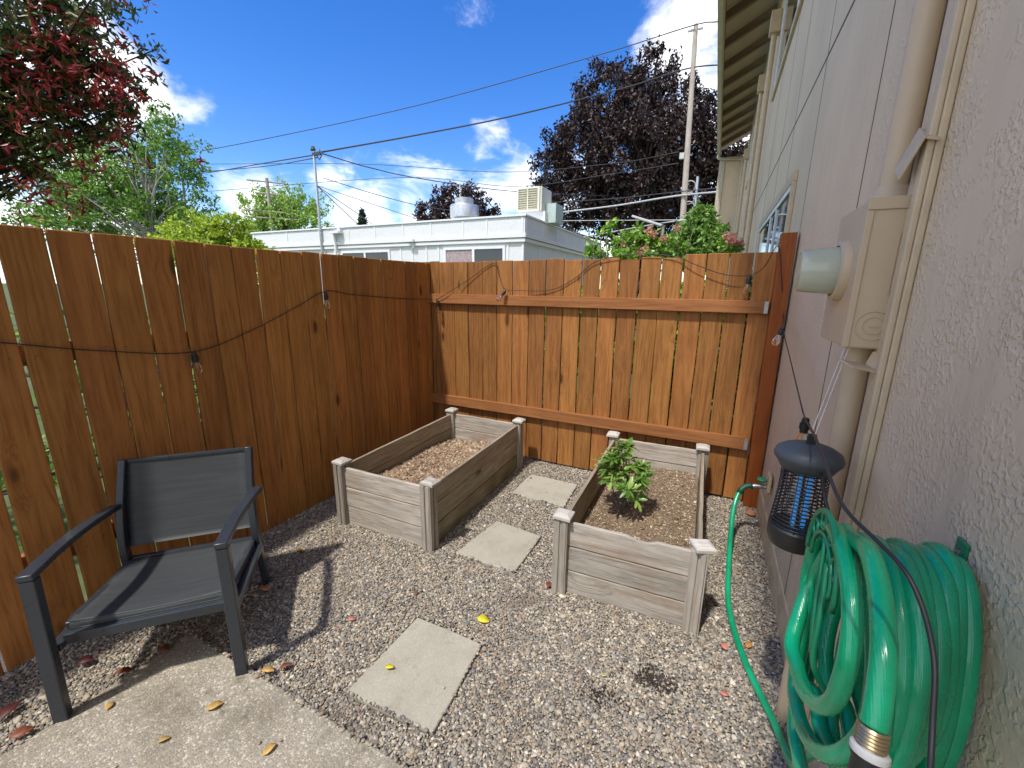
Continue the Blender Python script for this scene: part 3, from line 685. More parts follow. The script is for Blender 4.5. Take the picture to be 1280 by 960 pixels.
for s in (-1, 1):
    zf = .022 if s < 0 else .016; xl = .295 if s > 0 else -.275
    mb = MB(); bar(mb, (s*.292, 0, zf), (xl, 0, .618), .044, .036); mb.link('leg', CHAIR_MT, ch, bevel=.004)
    mb = MB(); sweep_rect(mb, spline([(xl, -.021, .632), (xl*1.005, .16, .636), (xl*1.02, .36, .620), (xl*1.03, .565, .590)], 6), .046, .024); auto_smooth(mb.link('armrest', CHAIR_MT, ch, bevel=.004))
    zb = .004
    mb = MB(); sweep_rect(mb, spline([(s*.272, .612, zb), (s*.272, .575, .2), (s*.272, .545, .36), (s*.268, .575, .55), (s*.272 if s > 0 else -.248, .64, .795)], 6), .03, .046); auto_smooth(mb.link('back_leg', CHAIR_MT, ch, bevel=.003))
    mb = MB(); sweep_rect(mb, [(s*.255, .085, .345), (s*.255, .12, .350), (s*.255, .35, .318), (s*.255, .535, .305)], .026, .034); mb.link('seat_rail', CHAIR_MT, ch, bevel=.003)
    mb = MB(); bar(mb, (s*.281, .03, .30), (s*.281, .53, .278), .026, .04, Vector((0, 0, 1))); mb.link('side_bar', CHAIR_MT, ch, bevel=.003)
mb = MB(); bar(mb, (-.266, .066, .312), (.268, .066, .312), .026, .042, Vector((0, 1, 0))); mb.link('front_bar', CHAIR_MT, ch, bevel=.003)
mb = MB(); bar(mb, (-.256, .556, .31), (.256, .556, .31), .026, .03, Vector((0, 1, 0))); mb.link('rear_bar', CHAIR_MT, ch, bevel=.003)
mb = MB(); bar(mb, (-.256, .638, .786), (.256, .638, .786), .018, .018, Vector((0, 1, 0))); mb.link('top_bar', CHAIR_MT, ch, bevel=.003)
def sling_mat():
    mt, n = new_mat('woven_sling'); co = ocoord(n)
    w1 = n('ShaderNodeTexWave', {'Vector': co, 'Scale': 190., 'Distortion': .3}, bands_direction='X').outputs[1]; w2 = n('ShaderNodeTexWave', {'Vector': n.mapping(co, rot=(R(25), 0, 0)), 'Scale': 150., 'Distortion': .3}, bands_direction='Y').outputs[1]
    h = n.math('MULTIPLY', w1, w2); t = n.noise(n.mapping(co, (1, 20, 20)), 3, 4)
    c = n.mix(h, (.037, .042, .045), (.075, .083, .086)); c = n.mix(n.map(t, .4, .7, 0, .3), c, (.095, .10, .10))
    finish(n, principled(n, c, .55, n.bump(h, .3, .001), spec=.5)); return mt
SLING = sling_mat()
def sling(name, path, w, sag):
    vs = []; fs = []; M = 12; P = spline(path, 6); N = len(P)
    for side in (0, 1):
        for i, p in enumerate(P):
            for j in range(M+1):
                x = -w/2+w*j/M; e = (1-(2*j/M-1)**2)*sag*math.sin(math.pi*min(1, max(0, i/(N-1)))**1)
                vs.append((x, p.y+(e if name.startswith('back') else 0), p.z-(0 if name.startswith('back') else e)-side*.004*(0 if name.startswith('back') else 1)+0) if not name.startswith('back') else (x, p.y+e+side*.004, p.z))
    K = N*(M+1)
    for i in range(N-1):
        for j in range(M):
            a = i*(M+1)+j; fs += [(a, a+1, a+M+2, a+M+1), (K+a+M+1, K+a+M+2, K+a+1, K+a)]
    for i in range(N-1):
        for j in (0, M): a = i*(M+1)+j; fs.append((a, a+M+1, K+a+M+1, K+a))
    for j in range(M):
        for i in (0, N-1): a = i*(M+1)+j; fs.append((a, a+1, K+a+1, K+a))
    return link(name, vs, fs, SLING, ch, True)
sling('seat', [(0, .078, .335), (0, .082, .360), (0, .11, .368), (0, .33, .338), (0, .54, .322)], .508, .012)
sling('backrest', [(0, .549, .385), (0, .577, .53), (0, .606, .66), (0, .636, .785)], .514, .012)

# ------------------------------------------------------------------ electric meter on the wall
em = thing('electric_meter', 'tan painted electric meter box with round glass meter on the house wall', 'electric meter', (XW, 1.65, 1.66))
BX0, BX1, BY0, BY1, BZ = -.108, -.002, -.155, .15, .2
mb = MB(); mb.box(BX0, BY0, -BZ, BX1, BY1, BZ); mb.link('box', TAN_MT, em, bevel=.006)
mb = MB(); mb.box(BX0-.004, BY0-.005, BZ-.028, BX1, BY0-.0005, BZ+.004); mb.box(BX0-.004, BY0-.004, -BZ+.002, BX0+.012, BY0-.0005, BZ-.03); mb.link('side_flange', TAN_MT, em, bevel=.002)
mb = MB(); Mk = Matrix.Translation((-.05, BY0-.0005, -.135)) @ Matrix.Rotation(R(90), 4, 'X')
mb.tube([Mk @ Vector((.04*math.cos(a), .04*math.sin(a), 0)) for a in np.linspace(0, 2*math.pi, 28, endpoint=False)], .0022, 6, closed=True)
mb.tube([Mk @ Vector((.024*math.cos(a), .024*math.sin(a), 0)) for a in np.linspace(0, 2*math.pi, 24, endpoint=False)], .0018, 6, closed=True)
mb.box(-.058, BY0-.003, -.139, -.036, BY0-.0005, -.135); mb.box(-.034, BY0-.003, -.05, -.031, BY0-.0005, .11); mb.box(-.026, BY0-.004, .12, -.012, BY0-.0005, .132)
mb.link('knockout', TAN_MT, em)
Mx = Matrix.Translation((BX0, .0, .02)) @ Matrix.Rotation(R(-90), 4, 'Y')
mb = MB(); mb.lathe([(.092, 0), (.092, .01), (.088, .02), (.076, .024), (.076, .0)], Mx, 40); auto_smooth(mb.link('ring', TAN_MT, em))
def meter_glass():
    mt, n = new_mat('meter_glass'); co = ocoord(n); b = principled(n, (.66, .70, .56), .10, None, 0, .6); b.inputs['Transmission Weight'].default_value = .35
    finish(n, b); return mt
mb = MB(); mb.lathe([(.072, .012), (.071, .04), (.066, .10), (.063, .112), (.058, .118), (.0, .120)], Mx, 40, cap=False); auto_smooth(mb.link('glass_cover', meter_glass(), em))
mb = MB(); mb.lathe([(.050, .112), (.050, .1195), (.0, .1210)], Mx, 32, cap=False); mb.link('dial_face', plain('aged_dial', (.5, .42, .28), .5), em)
CX = -.033
mb = MB(); mb.tube([(CX, -.02, BZ+.03), (CX, -.02, 4.6)], .033, 24); auto_smooth(mb.link('conduit', TAN_MT, em))
mb = MB(); mb.lathe([(.05, BZ-.001), (.05, BZ+.02), (.042, BZ+.035), (.036, BZ+.05)], Matrix.Translation((CX, -.02, 0)), 24); auto_smooth(mb.link('hub', TAN_MT, em))
mb = MB(); mb.tube([(CX, -.02, -BZ-.002), (CX, -.02, -1.66)], .033, 24); auto_smooth(mb.link('conduit', TAN_MT, em))
# torn cover pieces on the wire channel beside the box
mb = MB(); mb.box(-.003, -.045, -.05, .003, .045, .05); mb.box(.0031, -.045, .044, .03, .045, .05); o = mb.link('channel_cover', TRIM, em, bevel=.002, loc=(-.05, -.165, .30), rot=(R(28), R(14), 0))
mb = MB(); mb.box(-.05, -.035, -.018, .03, .03, -.012); mb.box(.024, -.035, -.012, .03, .03, .03); mb.link('bracket', TAN_MT, em, bevel=.002, loc=(-.055, -.175, -.235), rot=(R(10), R(12), R(20)))

# ------------------------------------------------------------------ bug zapper
ZP = Vector((.289, 1.375, .87))
bz = thing('bug_zapper', 'black hanging bug zapper with blue tubes inside a ringed cage', 'bug zapper', ZP); bz.scale = (.84, .84, .98)
mb = MB(); mb.lathe([(.0, .005), (.055, .0), (.075, .008), (.083, .03), (.084, .065), (.078, .072), (.0, .073)], k=40, cap=False); auto_smooth(mb.link('base', BLACK_PL, bz))
mb = MB(); mb.lathe([(.0, .255), (.078, .256), (.088, .272), (.100, .286), (.101, .294), (.094, .309), (.075, .320), (.045, .329), (.0, .333)], k=40, cap=False); auto_smooth(mb.link('cap', CAP_PL, bz), 60)
cage = MB()
def rz_(z): return .0815-.012*math.sin((z-.07)/.19*math.pi*.62)
for i in range(16):
    z = .078+i*.0115; rr = rz_(z)
    cage.tube([(rr*math.cos(a), rr*math.sin(a), z) for a in np.linspace(0, 2*math.pi, 36, endpoint=False)], .0023, 5, closed=True)
for a in np.linspace(.3, 2*math.pi+.3, 6, endpoint=False):
    cage.tube([((rz_(z)-.003)*math.cos(a), (rz_(z)-.003)*math.sin(a), z) for z in np.linspace(.068, .26, 8)], .0026, 5)
cage.link('cage', BLACK_PL, bz, True)
ig = MB()
for a in np.linspace(0, 2*math.pi, 12, endpoint=False): ig.tube([(.05*math.cos(a), .05*math.sin(a), .07), (.05*math.cos(a), .05*math.sin(a), .258)], .0013, 5)
ig.link('inner_grid', plain('dark_steel', (.12, .12, .115), .4, .8), bz)
def blue_mat():
    mt, n = new_mat('blue_tube'); b = principled(n, (.05, .25, .6), .3); b.inputs['Emission Color'].default_value = (.06, .35, .9, 1); b.inputs['Emission Strength'].default_value = .22; finish(n, b); return mt
BLUE = blue_mat()
for s in (-1, 1):
    mb = MB(); mb.tube([(s*.014, -.018, .074), (s*.014, -.018, .25)], .0085, 12); auto_smooth(mb.link('tube', BLUE, bz))
mb = MB(); mb.box(-.013, -.007, .330, .013, .007, .362); mb.link('hook', BLACK_PL, bz, bevel=.004)
sb = MB(); HKZ = ZP+Vector((0, 0, .36)); BXP = Vector((XW-.1, 1.51, 1.458))
sb.tube([HKZ+Vector((-.004, 0, -.005)), BXP], .0012, 5); sb.tube([HKZ+Vector((.006, 0, -.005)), BXP+Vector((.01, 0, .0))], .0012, 5)
sb.v = [Vector(((v.x-ZP.x)/.84, (v.y-ZP.y)/.84, (v.z-ZP.z)/.98)) for v in sb.v]; sb.link('string', STRING, bz)
mb = MB(); q = [ZP+Vector((.02, -.075, .268)), Vector((.315, 1.22, 1.08)), Vector((.35, 1.1, .97)), Vector((.375, 1.02, .86)), Vector((.385, .98, .6)), Vector((.38, 1.0, .3))]
mb.tube(spline(q, 8), .0045, 7); mb.v = [Vector(((v.x-ZP.x)/.84, (v.y-ZP.y)/.84, (v.z-ZP.z)/.98)) for v in mb.v]; mb.link('power_cord', CABLE, bz, True)

# ------------------------------------------------------------------ hose hanger + hose
HY, HZ = .955, 1.16
hg = thing('hose_hanger', 'green metal hose hanger with scrollwork screwed to the house wall', 'hose hanger', (XW, HY, HZ))
mb = MB(); mb.box(-.007, -.017, -.16, -.0005, .017, .025); mb.link('wall_bar', GREEN_MT, hg, bevel=.003)
mb = MB(); mb.lathe([(.006, 0), (.006, .003), (.0, .0045)], Matrix.Translation((-.0072, 0, 0)) @ Matrix.Rotation(R(-90), 4, 'Y'), 12, cap=False); mb.link('screw', STEEL, hg)
mb = MB()
for yy in (-.075, 0, .075):
    mb.tube(spline([(-.004, yy*.3, -.06), (-.06, yy*.8-.02, -.03+abs(yy)*-.5), (-.215, yy-.055, -.0-abs(yy)*.5)], 6), .005, 6)
arch = [(-.215, -.055+.108*math.cos(a)*1.0, -.06+.105*math.sin(a)) for a in np.linspace(R(-12), R(192), 22)]
mb.tube(arch, .0055, 8); mb.tube([(-.215, -.055+(p[1]+.055)*.72, -.065+(p[2]+.06)*.62) for p in arch], .004, 8)
for a in (R(30), R(70), R(110), R(150)):
    cy, cz = -.055+.086*math.cos(a), -.06+.086*math.sin(a)
    mb.tube([(-.215, cy+.017*math.cos(b), cz+.017*math.sin(b)) for b in np.linspace(0, 2*math.pi, 14, endpoint=False)], .003, 6, closed=True)
mb.tube(spline([(-.215, -.095, -.03), (-.222, -.135, -.12), (-.222, -.15, -.2), (-.19, -.14, -.27)], 6), .0055, 7); mb.tube(spline([(-.215, -.055, .0), (-.222, -.10, -.12), (-.222, -.13, -.2)], 6), .0045, 7)
mb.link('scroll_frame', GREEN_MT, hg, True)

HR = .0145
hose = thing('garden_hose', 'green garden hose coiled on its wall hanger and running to the spigot', 'hose', (XW, HY, HZ))
path = [(.352, 2.93, .372), (.318, 2.93, .365), (.278, 2.90, .325), (.252, 2.82, .24), (.243, 2.66, .12), (.238, 2.45, .045), (.232, 2.2, .022), (.252, 2.0, .02), (.285, 1.84, .02), (.325, 1.70, .022), (.37, 1.56, .03), (.40, 1.40, .06), (.395, 1.27, .16), (.36, 1.17, .34)]
rl = random.Random(4)
NL = 10
for k in range(NL):
    last = k == NL-1
    X0 = .437-.0175*k if not last else .262
    ny = .80-.015*min(k, 7)+rl.uniform(-.012, .012); fy = 1.035+rl.uniform(-.015, .02)+(.03 if k >= 6 else 0); b = .235+rl.uniform(-.035, .035)
    if last: ny, fy, b = .695, 1.035, .150
    yc, a_ = (ny+fy)/2, (fy-ny)/2; zc = HZ-.004-b+.012*rl.random()+(.022 if last else 0)
    sk = rl.uniform(-.035, .035)
    for j in range(16):
        th = -math.pi/4+2*math.pi*j/16              # far side, over the top, down the near side
        Xs = X0-(.0175 if not last else .03)*j/16
        bulge = -.028*max(0, -math.sin(th))*(1 if 2 < k < NL-1 else .25)+rl.uniform(-.002, .002)
        path.append((Xs+bulge, yc+a_*math.cos(th)+sk*max(0, -math.sin(th)), zc+b*math.sin(th)))
NZ0 = on(1098, 880, 0, .236); NZ1 = on(1092, 908, 0, .232); NZ2 = on(1076, 1010, 0, .226)
path += [(.262, 1.02, .985), (.276, .99, 1.09), (.278, .945, 1.16), (.272, .88, 1.178), tuple(on(1086, 690, 0, .264)), tuple(on(1100, 740, 0, .254)), tuple(on(1105, 810, 0, .244)), tuple(NZ0), tuple(NZ1)]
OH = Vector((XW, HY, HZ))
mb = MB(); P_ = spline(path, 7); mb.tube([p-OH for p in P_], HR, 14); mb.link('hose_tube', HOSE, hose, True)
mb = MB(); mb.tube([Vector(p)-OH for p in [(.353, 2.93, .3722), (.335, 2.932, .3695), (.312, 2.931, .363), (.290, 2.914, .344), (.275, 2.897, .320)]], .0175, 12); mb.link('strain_relief', DARKGREEN, hose, True)
def along(p, q, prof, k=20):
    d = (q-p); M = Matrix.Translation(p-OH) @ d.to_track_quat('Z', 'Y').to_matrix().to_4x4(); m_ = MB(); m_.lathe([(r, z*d.length) for r, z in prof], M, k); return m_
e1 = NZ1.lerp(NZ2, .28)
pr = [(.0145, 0)]
for i in range(5): pr += [(.0165, .12+i*.16), (.0148, .2+i*.16)]
auto_smooth(along(NZ1, e1, pr+[(.016, 1)]).link('coupling', BRASS, hose))
nz_ = along(e1, NZ2, [(.0165, 0), (.019, .06), (.019, .14), (.0165, .22), (.018, .5), (.015, 1.)]); auto_smooth(nz_.link('nozzle', BLACK_PL, hose))
auto_smooth(along(e1.lerp(NZ2, -.04), e1.lerp(NZ2, .1), [(.017, 0), (.0198, .25), (.0198, .8), (.019, 1)]).link('collar', plain('light_grey_rubber', (.6, .6, .58), .5), hose))

# spigot with its wooden backing block
sg = thing('garden_spigot', 'brass garden spigot with green handle on a pine block by the back fence', 'spigot', (XW, 2.93, .38))
mb = MB(); mb.box(-.03, -.055, -.01, -.0125, .035, .095, Matrix.Rotation(R(4), 4, 'X')); mb.link('block', NEWWOOD, sg, bevel=.004)
mb = MB(); mb.tube([(-.0, 0, -.0), (-.05, 0, 0), (-.085, 0, -.004), (-.103, 0, -.009)], [.014, .014, .018, .019], 12); mb.tube([(-.058, 0, 0), (-.058, 0, .035)], .013, 10); auto_smooth(mb.link('tap_body', STEEL, sg))
mb = MB(); mb.lathe([(.01, .036), (.026, .04), (.03, .048), (.026, .056), (.0, .058)], Matrix.Translation((-.058, 0, 0)), 10, cap=False); auto_smooth(mb.link('handle', plain('green_handle', (.03, .28, .15), .45), sg))

# ------------------------------------------------------------------ string lights
pts_px = [((-60, 425), 'L', .012), ((0, 428), 'L', .012), ((120, 438), 'L', .014), ((240, 440), 'L', .016), ((310, 415), 'L', .012), ((370, 384), 'L', .012), ((407, 364), 'L', .012), ((440, 368), 'L', .012), ((500, 373), 'L', .01)]
wp = [on(px, py, 0, XL+o_) for (px, py), _, o_ in pts_px]
bk = lambda px, py, o_: on(px, py, 1, YB-o_)
wp2 = [bk(541, 374, .03), bk(546, 374, .055), bk(560, 366, .055), bk(585, 350, .02), bk(617, 329, .012), bk(624, 345, .03), bk(631, 361, .055), bk(650, 363, .035), bk(690, 362, .015), bk(720, 347, .012), bk(745, 327, .015), bk(790, 318, .02), bk(841, 320, .02), bk(870, 331, .035), bk(905, 343, .04), bk(936, 344, .045), bk(955, 334, .06), bk(975, 318, .085), bk(977, 352, .085), bk(979, 395, .09), on(979, 412, 0, .375), on(988, 450, 0, .36), on(1000, 500, 0, .335), on(1006, 522, 0, .33), on(1016, 540, 0, .27), on(1024, 560, 0, .235)]
wp2[17] = Vector((.335, YB-.085, 1.90))
sl_ = thing('string_light', 'black cord of clear string light bulbs draped along both fences', 'string light', (XL, 1.3, 1.3)); O_ = Vector((XL, 1.3, 1.3))
mb = MB(); mb.tube([p-O_ for p in spline(wp+wp2, 6)], .0028, 6); mb.link('wire', CABLE, sl_, True)
def bulb(p, tilt=(0, 0)):
    M = Matrix.Translation(p-O_) @ Matrix.Rotation(R(tilt[0]), 4, 'X') @ Matrix.Rotation(R(tilt[1]), 4, 'Y')
    mb = MB(); mb.lathe([(.0, .012), (.010, .010), (.0125, .0), (.0125, -.008), (.0165, -.010), (.0165, -.030), (.013, -.032), (.013, -.044), (.0, -.044)], M, 16, cap=False); s_ = auto_smooth(mb.link('socket', BLACK_PL, sl_))
    mb = MB(); mb.lathe([(.0105, -.0445), (.011, -.05), (.017, -.064), (.0215, -.080), (.0215, -.092), (.016, -.104), (.006, -.110), (.0, -.1105)], M, 18, cap=False); mb.link('bulb', GLASS, s_, True)
    mb = MB(); mb.tube([M @ Vector((0, 0, -.045)), M @ Vector((0, 0, -.075))], .0028, 6); mb.tube([M @ Vector((.004*math.cos(a), .004*math.sin(a), -.075-.002*i)) for i, a in enumerate(np.linspace(0, 9, 12))], .0008, 4); mb.link('filament', STEEL, s_)
for p, tl in ((on(243, 443, 0, XL+.03), (4, 0)), (on(407, 367, 0, XL+.03), (3, 0)), (bk(547, 377, .062), (-4, 0)), (bk(631, 364, .066), (-30, 25)), (bk(937, 347, .052), (0, 6)), (on(979, 410, 0, .375), (0, 18)), (on(1007, 526, 0, .335)+Vector((0, 0, 0)), (0, 0))): bulb(p, tl)

# extension cord over the zapper and down past the hose
mb = MB(); q = [on(1013, 536, 0, .25), on(1020, 548, 0, .215), on(1032, 580, 0, .20), on(1046, 618, 0, .195), on(1064, 645, 0, .2), on(1098, 678, 0, .215), on(1132, 715, 0, .23), on(1155, 765, 0, .24), on(1168, 830, 0, .24), on(1166, 900, 0, .235), on(1162, 985, 0, .23), on(1160, 1080, 0, .25)]
o = mb.tube(spline(q, 8), .0027, 8).link('extension_cord', CABLE, None, True); tag(o, 'black extension cord hanging down over the green hose coil', 'cord')

# ------------------------------------------------------------------ fallen leaves
def fallen(px, py, kind, size, label, rot):
    size *= 1.25
    c = {'r': (.25, .075, .04), 'o': (.55, .26, .06), 'y': (.78, .66, .02), 'd': (.10, .022, .022), 'p': (.62, .22, .16), 'b': (.58, .36, .11)}[kind]
    mt = FL.get(kind) or FL.setdefault(kind, plain('fallen_leaf_'+{'r': 'red', 'o': 'orange', 'y': 'yellow', 'd': 'maroon', 'p': 'pink', 'b': 'ochre'}[kind], c, .55, vary=.3))
    p = on(px, py, 2, .026 if py > 800 and px < 500 and kind in 'obyrd' else .016); rr = random.Random(px*7+py); vs = []; fs = []; K = 8
    for i in range(K+1):
        t = i/K; w = size*.28*math.sin(math.pi*min(1, t*.97+.03))**.8*(1-.25*t); zc = size*.10*math.sin(t*math.pi)+rr.uniform(0, .0015)
        x = (t-.5)*size; vs += [(x, -w*1.25+rr.uniform(-.001, .001), zc+w*.22), (x, 0, zc), (x, w*1.25+rr.uniform(-.001, .001), zc+w*rr.uniform(.0, .35))]
    for i in range(K):
        for j in (0, 1): fs.append((i*3+j, i*3+j+1, i*3+4+j, i*3+3+j))
    o = link('fallen_leaf', vs, fs, mt, None, True, p, (rr.uniform(-.25, .25), rr.uniform(-.2, .2), rot))
    sd = o.modifiers.new('thick', 'SOLIDIFY'); sd.thickness = .0006
    tag(o, label, 'leaf', 'fallen leaves on the ground')
FL = {}
for a in [(335, 838, 'b', .045, 'tan curled leaf at the patio edge beside the chair leg', .3), (357, 833, 'r', .042, 'reddish leaf on gravel just right of a tan leaf by the chair leg', .9),
          (269, 883, 'b', .045, 'pale orange leaf lying in the middle of the patio', 1.1), (205, 925, 'b', .03, 'small ochre leaf near the photo bottom on the patio', .9), (337, 937, 'b', .038, 'yellowish leaf low on the right part of the patio', 1.3),
          (155, 840, 'r', .05, 'rust red leaf on gravel under the chair by the patio edge', .8), (205, 812, 'r', .045, 'brown red leaf in the shade under the chair seat', .2), (107, 826, 'd', .05, 'dark maroon leaf on gravel behind the front chair leg', .7),
          (12, 888, 'd', .06, 'dark maroon leaf at the far left edge of the gravel', 2.0), (28, 916, 'r', .05, 'red leaf at the left edge below a maroon leaf', 1.2), 
          (604, 775, 'y', .05, 'bright yellow leaf lying alone on gravel right of the nearest stepping stone', .2), (487, 834, 'y', .032, 'bright yellow petal on the nearest stepping stone', .2), (755, 845, 'y', .014, 'tiny yellow petal on open gravel in front of the right bed', .5),
          (686, 731, 'r', .045, 'rust red leaf leaning beside the left front post of the right bed', 1.5), (374, 688, 'o', .035, 'orange leaf on gravel behind the chair near the fence', .4), (137, 882, 'b', .03, 'pale tan leaf beside the front chair leg on the patio', 2.2),
          (440, 774, 'p', .03, 'pink red leaf on gravel left of the nearest stepping stone', .5), (520, 741, 'r', .028, 'small red brown leaf on gravel above the nearest stepping stone', 2.4), (332, 736, 'o', .04, 'orange brown leaf at the foot of the rear chair leg', .4),
          (948, 862, 'b', .03, 'tan leaf on gravel beside the green hose', 1.2), (905, 808, 'p', .035, 'pinkish bark flake on gravel in front of the right bed corner post', 2.2), (936, 806, 'o', .035, 'brown flake between the right bed and the hose', 1.0), (906, 868, 'p', .03, 'salmon flake on gravel near the hose', .3)]: fallen(*a)
# two dark patches of spilled soil on the gravel
for (px, py, k, lb) in ((820, 850, 300, 'dark spilled soil crumbs on gravel in front of the right bed'), (752, 870, 120, 'small scatter of dark soil crumbs left of the larger spill'), (742, 868, 1, None)):
    if not lb: continue
    c = on(px, py, 2, .01); rg = np.random.default_rng(px); d = rg.normal(size=(k, 2))*np.array([.05, .025]); P = np.column_stack([c.x+d[:, 0]*.9, c.y+d[:, 1], np.full(k, .009)+rg.uniform(0, .004, k)])
    r = .002+.0035*rg.random(k)
    scatter('spilled_soil', P, rg.uniform(0, 6, (k, 3)), np.stack([r*1.3, r, r*.7], 1), SPILL if 'SPILL' in globals() else globals().setdefault('SPILL', scatter_group('spill_scatter', BARK_D, 'ICO', 1)), lb, 'soil')
o = MB(); o.lathe([(.0, .0), (.03, .004), (.034, .012), (.02, .03), (.0, .034)], Matrix.Translation(on(938, 643, 2, .012)), 14, cap=False); o = auto_smooth(o.link('clay_lump', CLAY)); tag(o, 'orange clay lump on gravel below the spigot', 'clay lump')

# ================================================================== BEYOND THE FENCE
FY = 11.45; CXR = -5.13
wb = thing('white_building', 'low white flat roofed building beyond the back fence', 'building', (CXR, FY, 0))
BW, BD, BH = 11.85, 8.6, 3.56
WB = plain('white_siding', (.80, .81, .815), .6, vary=.04); WB2 = plain('white_panel', (.74, .76, .775), .6, vary=.05)
MB().box(-BW, 0, 0, 0, BD, BH).link('wall', WB2, wb)
mb = MB(); mb.box(-BW-.06, -.06, 3.10, .06, -.002, 3.54); mb.box(.002, -.0015, 3.10, .06, BD+.06, 3.54); mb.link('parapet_panel', WB2, wb)
mb = MB(); mb.box(-BW-.1, -.1, 3.545, .1, BD+.1, 3.60); mb.link('roof_edge', WHITE_PT, wb, bevel=.01)
mb = MB(); mb.box(-BW-.09, -.10, 2.98, .10, -.0005, 3.09); mb.box(.0005, 0, 2.98, .10, BD+.09, 3.09); mb.box(-BW-.05, -.07, 2.86, .07, -.0008, 2.96); mb.box(.0008, 0, 2.86, .07, BD+.05, 2.96); mb.link('ledge', WB, wb, bevel=.008)
mb = MB()
for x in [-.02, -1.17, -1.99, -3.17, -4.28, -5.47, -6.68, -8.14, -9.86, -11.8]: mb.box(x-.025, -.075, 3.11, x+.025, -.061, 3.535)
for i in range(7): mb.box(.061, .02+i*1.22, 3.11, .073, .07+i*1.22, 3.535)
mb.link('batten', WB, wb)
mb = MB()
for x in (-.02, -.5, -2.95, -3.42, -3.98, -4.46, -7.5): mb.box(x-.03, -.022, .02, x+.03, -.0008, 2.855)
for i in range(7): mb.box(.0008, .02+i*1.22, .02, .02, .07+i*1.22, 2.855)
mb.link('batten', WB, wb)
CURT = plain('pink_grey_curtain', (.40, .32, .33), .8, vary=.3); CURT2 = plain('grey_blind', (.2, .21, .22), .7, vary=.3)
for (a, b, c1, c2) in ((-2.74, -.58, CURT, CURT2), (-7.15, -4.91, CURT2, CURT2)):
    mb = MB(); mb.box(a, -.04, 1.2, b, -.0012, 1.26); mb.box(a, -.04, 2.70, b, -.0012, 2.78)
    for x in (a, (a+b)/2-.04, b-.08): mb.box(x, -.039, 1.261, x+.08, -.0012, 2.699)
    w_ = mb.link('window', WHITE_PT, wb)
    MB().box(a+.06, -.012, 1.27, (a+b)/2-.05, -.0015, 2.69).link('pane', PANE if c1 is CURT2 else c1, w_); MB().box((a+b)/2+.05, -.012, 1.27, b-.06, -.0015, 2.69).link('pane', PANE, w_)
mb = MB(); mb.box(-7.34, -.3, 3.36, -6.93, -.08, 3.42); mb.box(-7.05, -.2, 3.42, -6.95, -.06, 3.56); mb.tube([(-7.3, -.12, .2), (-7.3, -.12, 3.36)], .045, 8); mb.link('downspout', WB, wb)
mb = MB(); mb.tube([(-3.9, -.02, 3.02), (-3.9, -.14, 3.0)], .03, 8); mb.box(-4.05, -.2, 2.98, -3.8, -.1, 3.06); mb.box(-3.87, -.12, 2.8, -3.84, -.09, 2.98); mb.link('floodlight', WHITE_PT, wb)
# roof equipment
ac = thing('rooftop_cooler', 'cream boxy air cooler with louvred face on the white building roof', 'air cooler', (-5.55, 12.75, 3.6))
mb = MB(); mb.box(-.40, -.001, .30, .42, .85, 1.0); mb.link('cabinet', CREAM, ac, bevel=.02)
mb = MB(); mb.box(-.40, -.05, .30, -.35, -.002, 1.0); mb.box(.30, -.05, .30, .36, -.002, 1.0); mb.box(-.349, -.05, .95, .299, -.002, 1.0); mb.box(-.349, -.05, .30, .299, -.002, .35); mb.box(-.05, -.045, .351, -.02, -.002, .949); mb.link('grille_frame', CREAM, ac)
mb = MB()
for i in range(9): mb.box(-.348, -.04, .36+i*.065, .298, -.012, .39+i*.065, None)
mb.link('louvre', plain('louvre_beige', (.5, .47, .34), .6), ac)
mb = MB(); mb.box(-.3, .1, -.02, .5, .9, .298); mb.link('stand', WHITE_PT, ac); MB().box(.43, .3, -.02, .78, 1.0, .55).link('duct', plain('pale_green_metal', (.5, .6, .55), .5), ac)
ve = thing('roof_vent', 'round galvanised exhaust vent on the white building roof', 'roof vent', (-7.75, 12.5, 3.58))
mb = MB(); mb.lathe([(.40, 0), (.40, .1), (.30, .12), (.30, .2)], k=28); auto_smooth(mb.link('base', GALV, ve))
mb = MB(); mb.lathe([(.44, .2), (.47, .22), (.47, .56), (.45, .6), (.36, .62)], k=32); auto_smooth(mb.link('drum', GALV, ve)); mb = MB(); mb.lathe([(.31, .621), (.31, .78), (.28, .81), (.0, .83)], k=28); auto_smooth(mb.link('cap', GALV, ve))
ms = thing('service_mast', 'thin metal service mast with guy wires standing before the white building', 'mast', (-13.12, FY-.12, 0))
mb = MB(); mb.tube([(0, 0, 0), (.02, 0, 6.1)], [.05, .04], 8); auto_smooth(mb.link('pipe', GALV, ms))
mb = MB(); mb.box(-.03, -.04, 5.95, .35, .04, 6.05); mb.lathe([(.06, 6.1), (.09, 6.14), (.05, 6.25), (.0, 6.27)], k=10, cap=False); mb.tube([(.1, 0, 6.0), (.28, 0, 5.8), (.4, 0, 5.95), (.3, 0, 6.12)], .02, 5); mb.link('weatherhead', WIRE_MT, ms)
mb = MB()
for e in ((1.35, .7, 3.58), (1.95, .9, 3.58), (4.3, 1.6, 3.58)): mb.tube([(.02, 0, 5.0), e], .014, 4)
mb.link('guy_wire', WIRE_MT, ms)

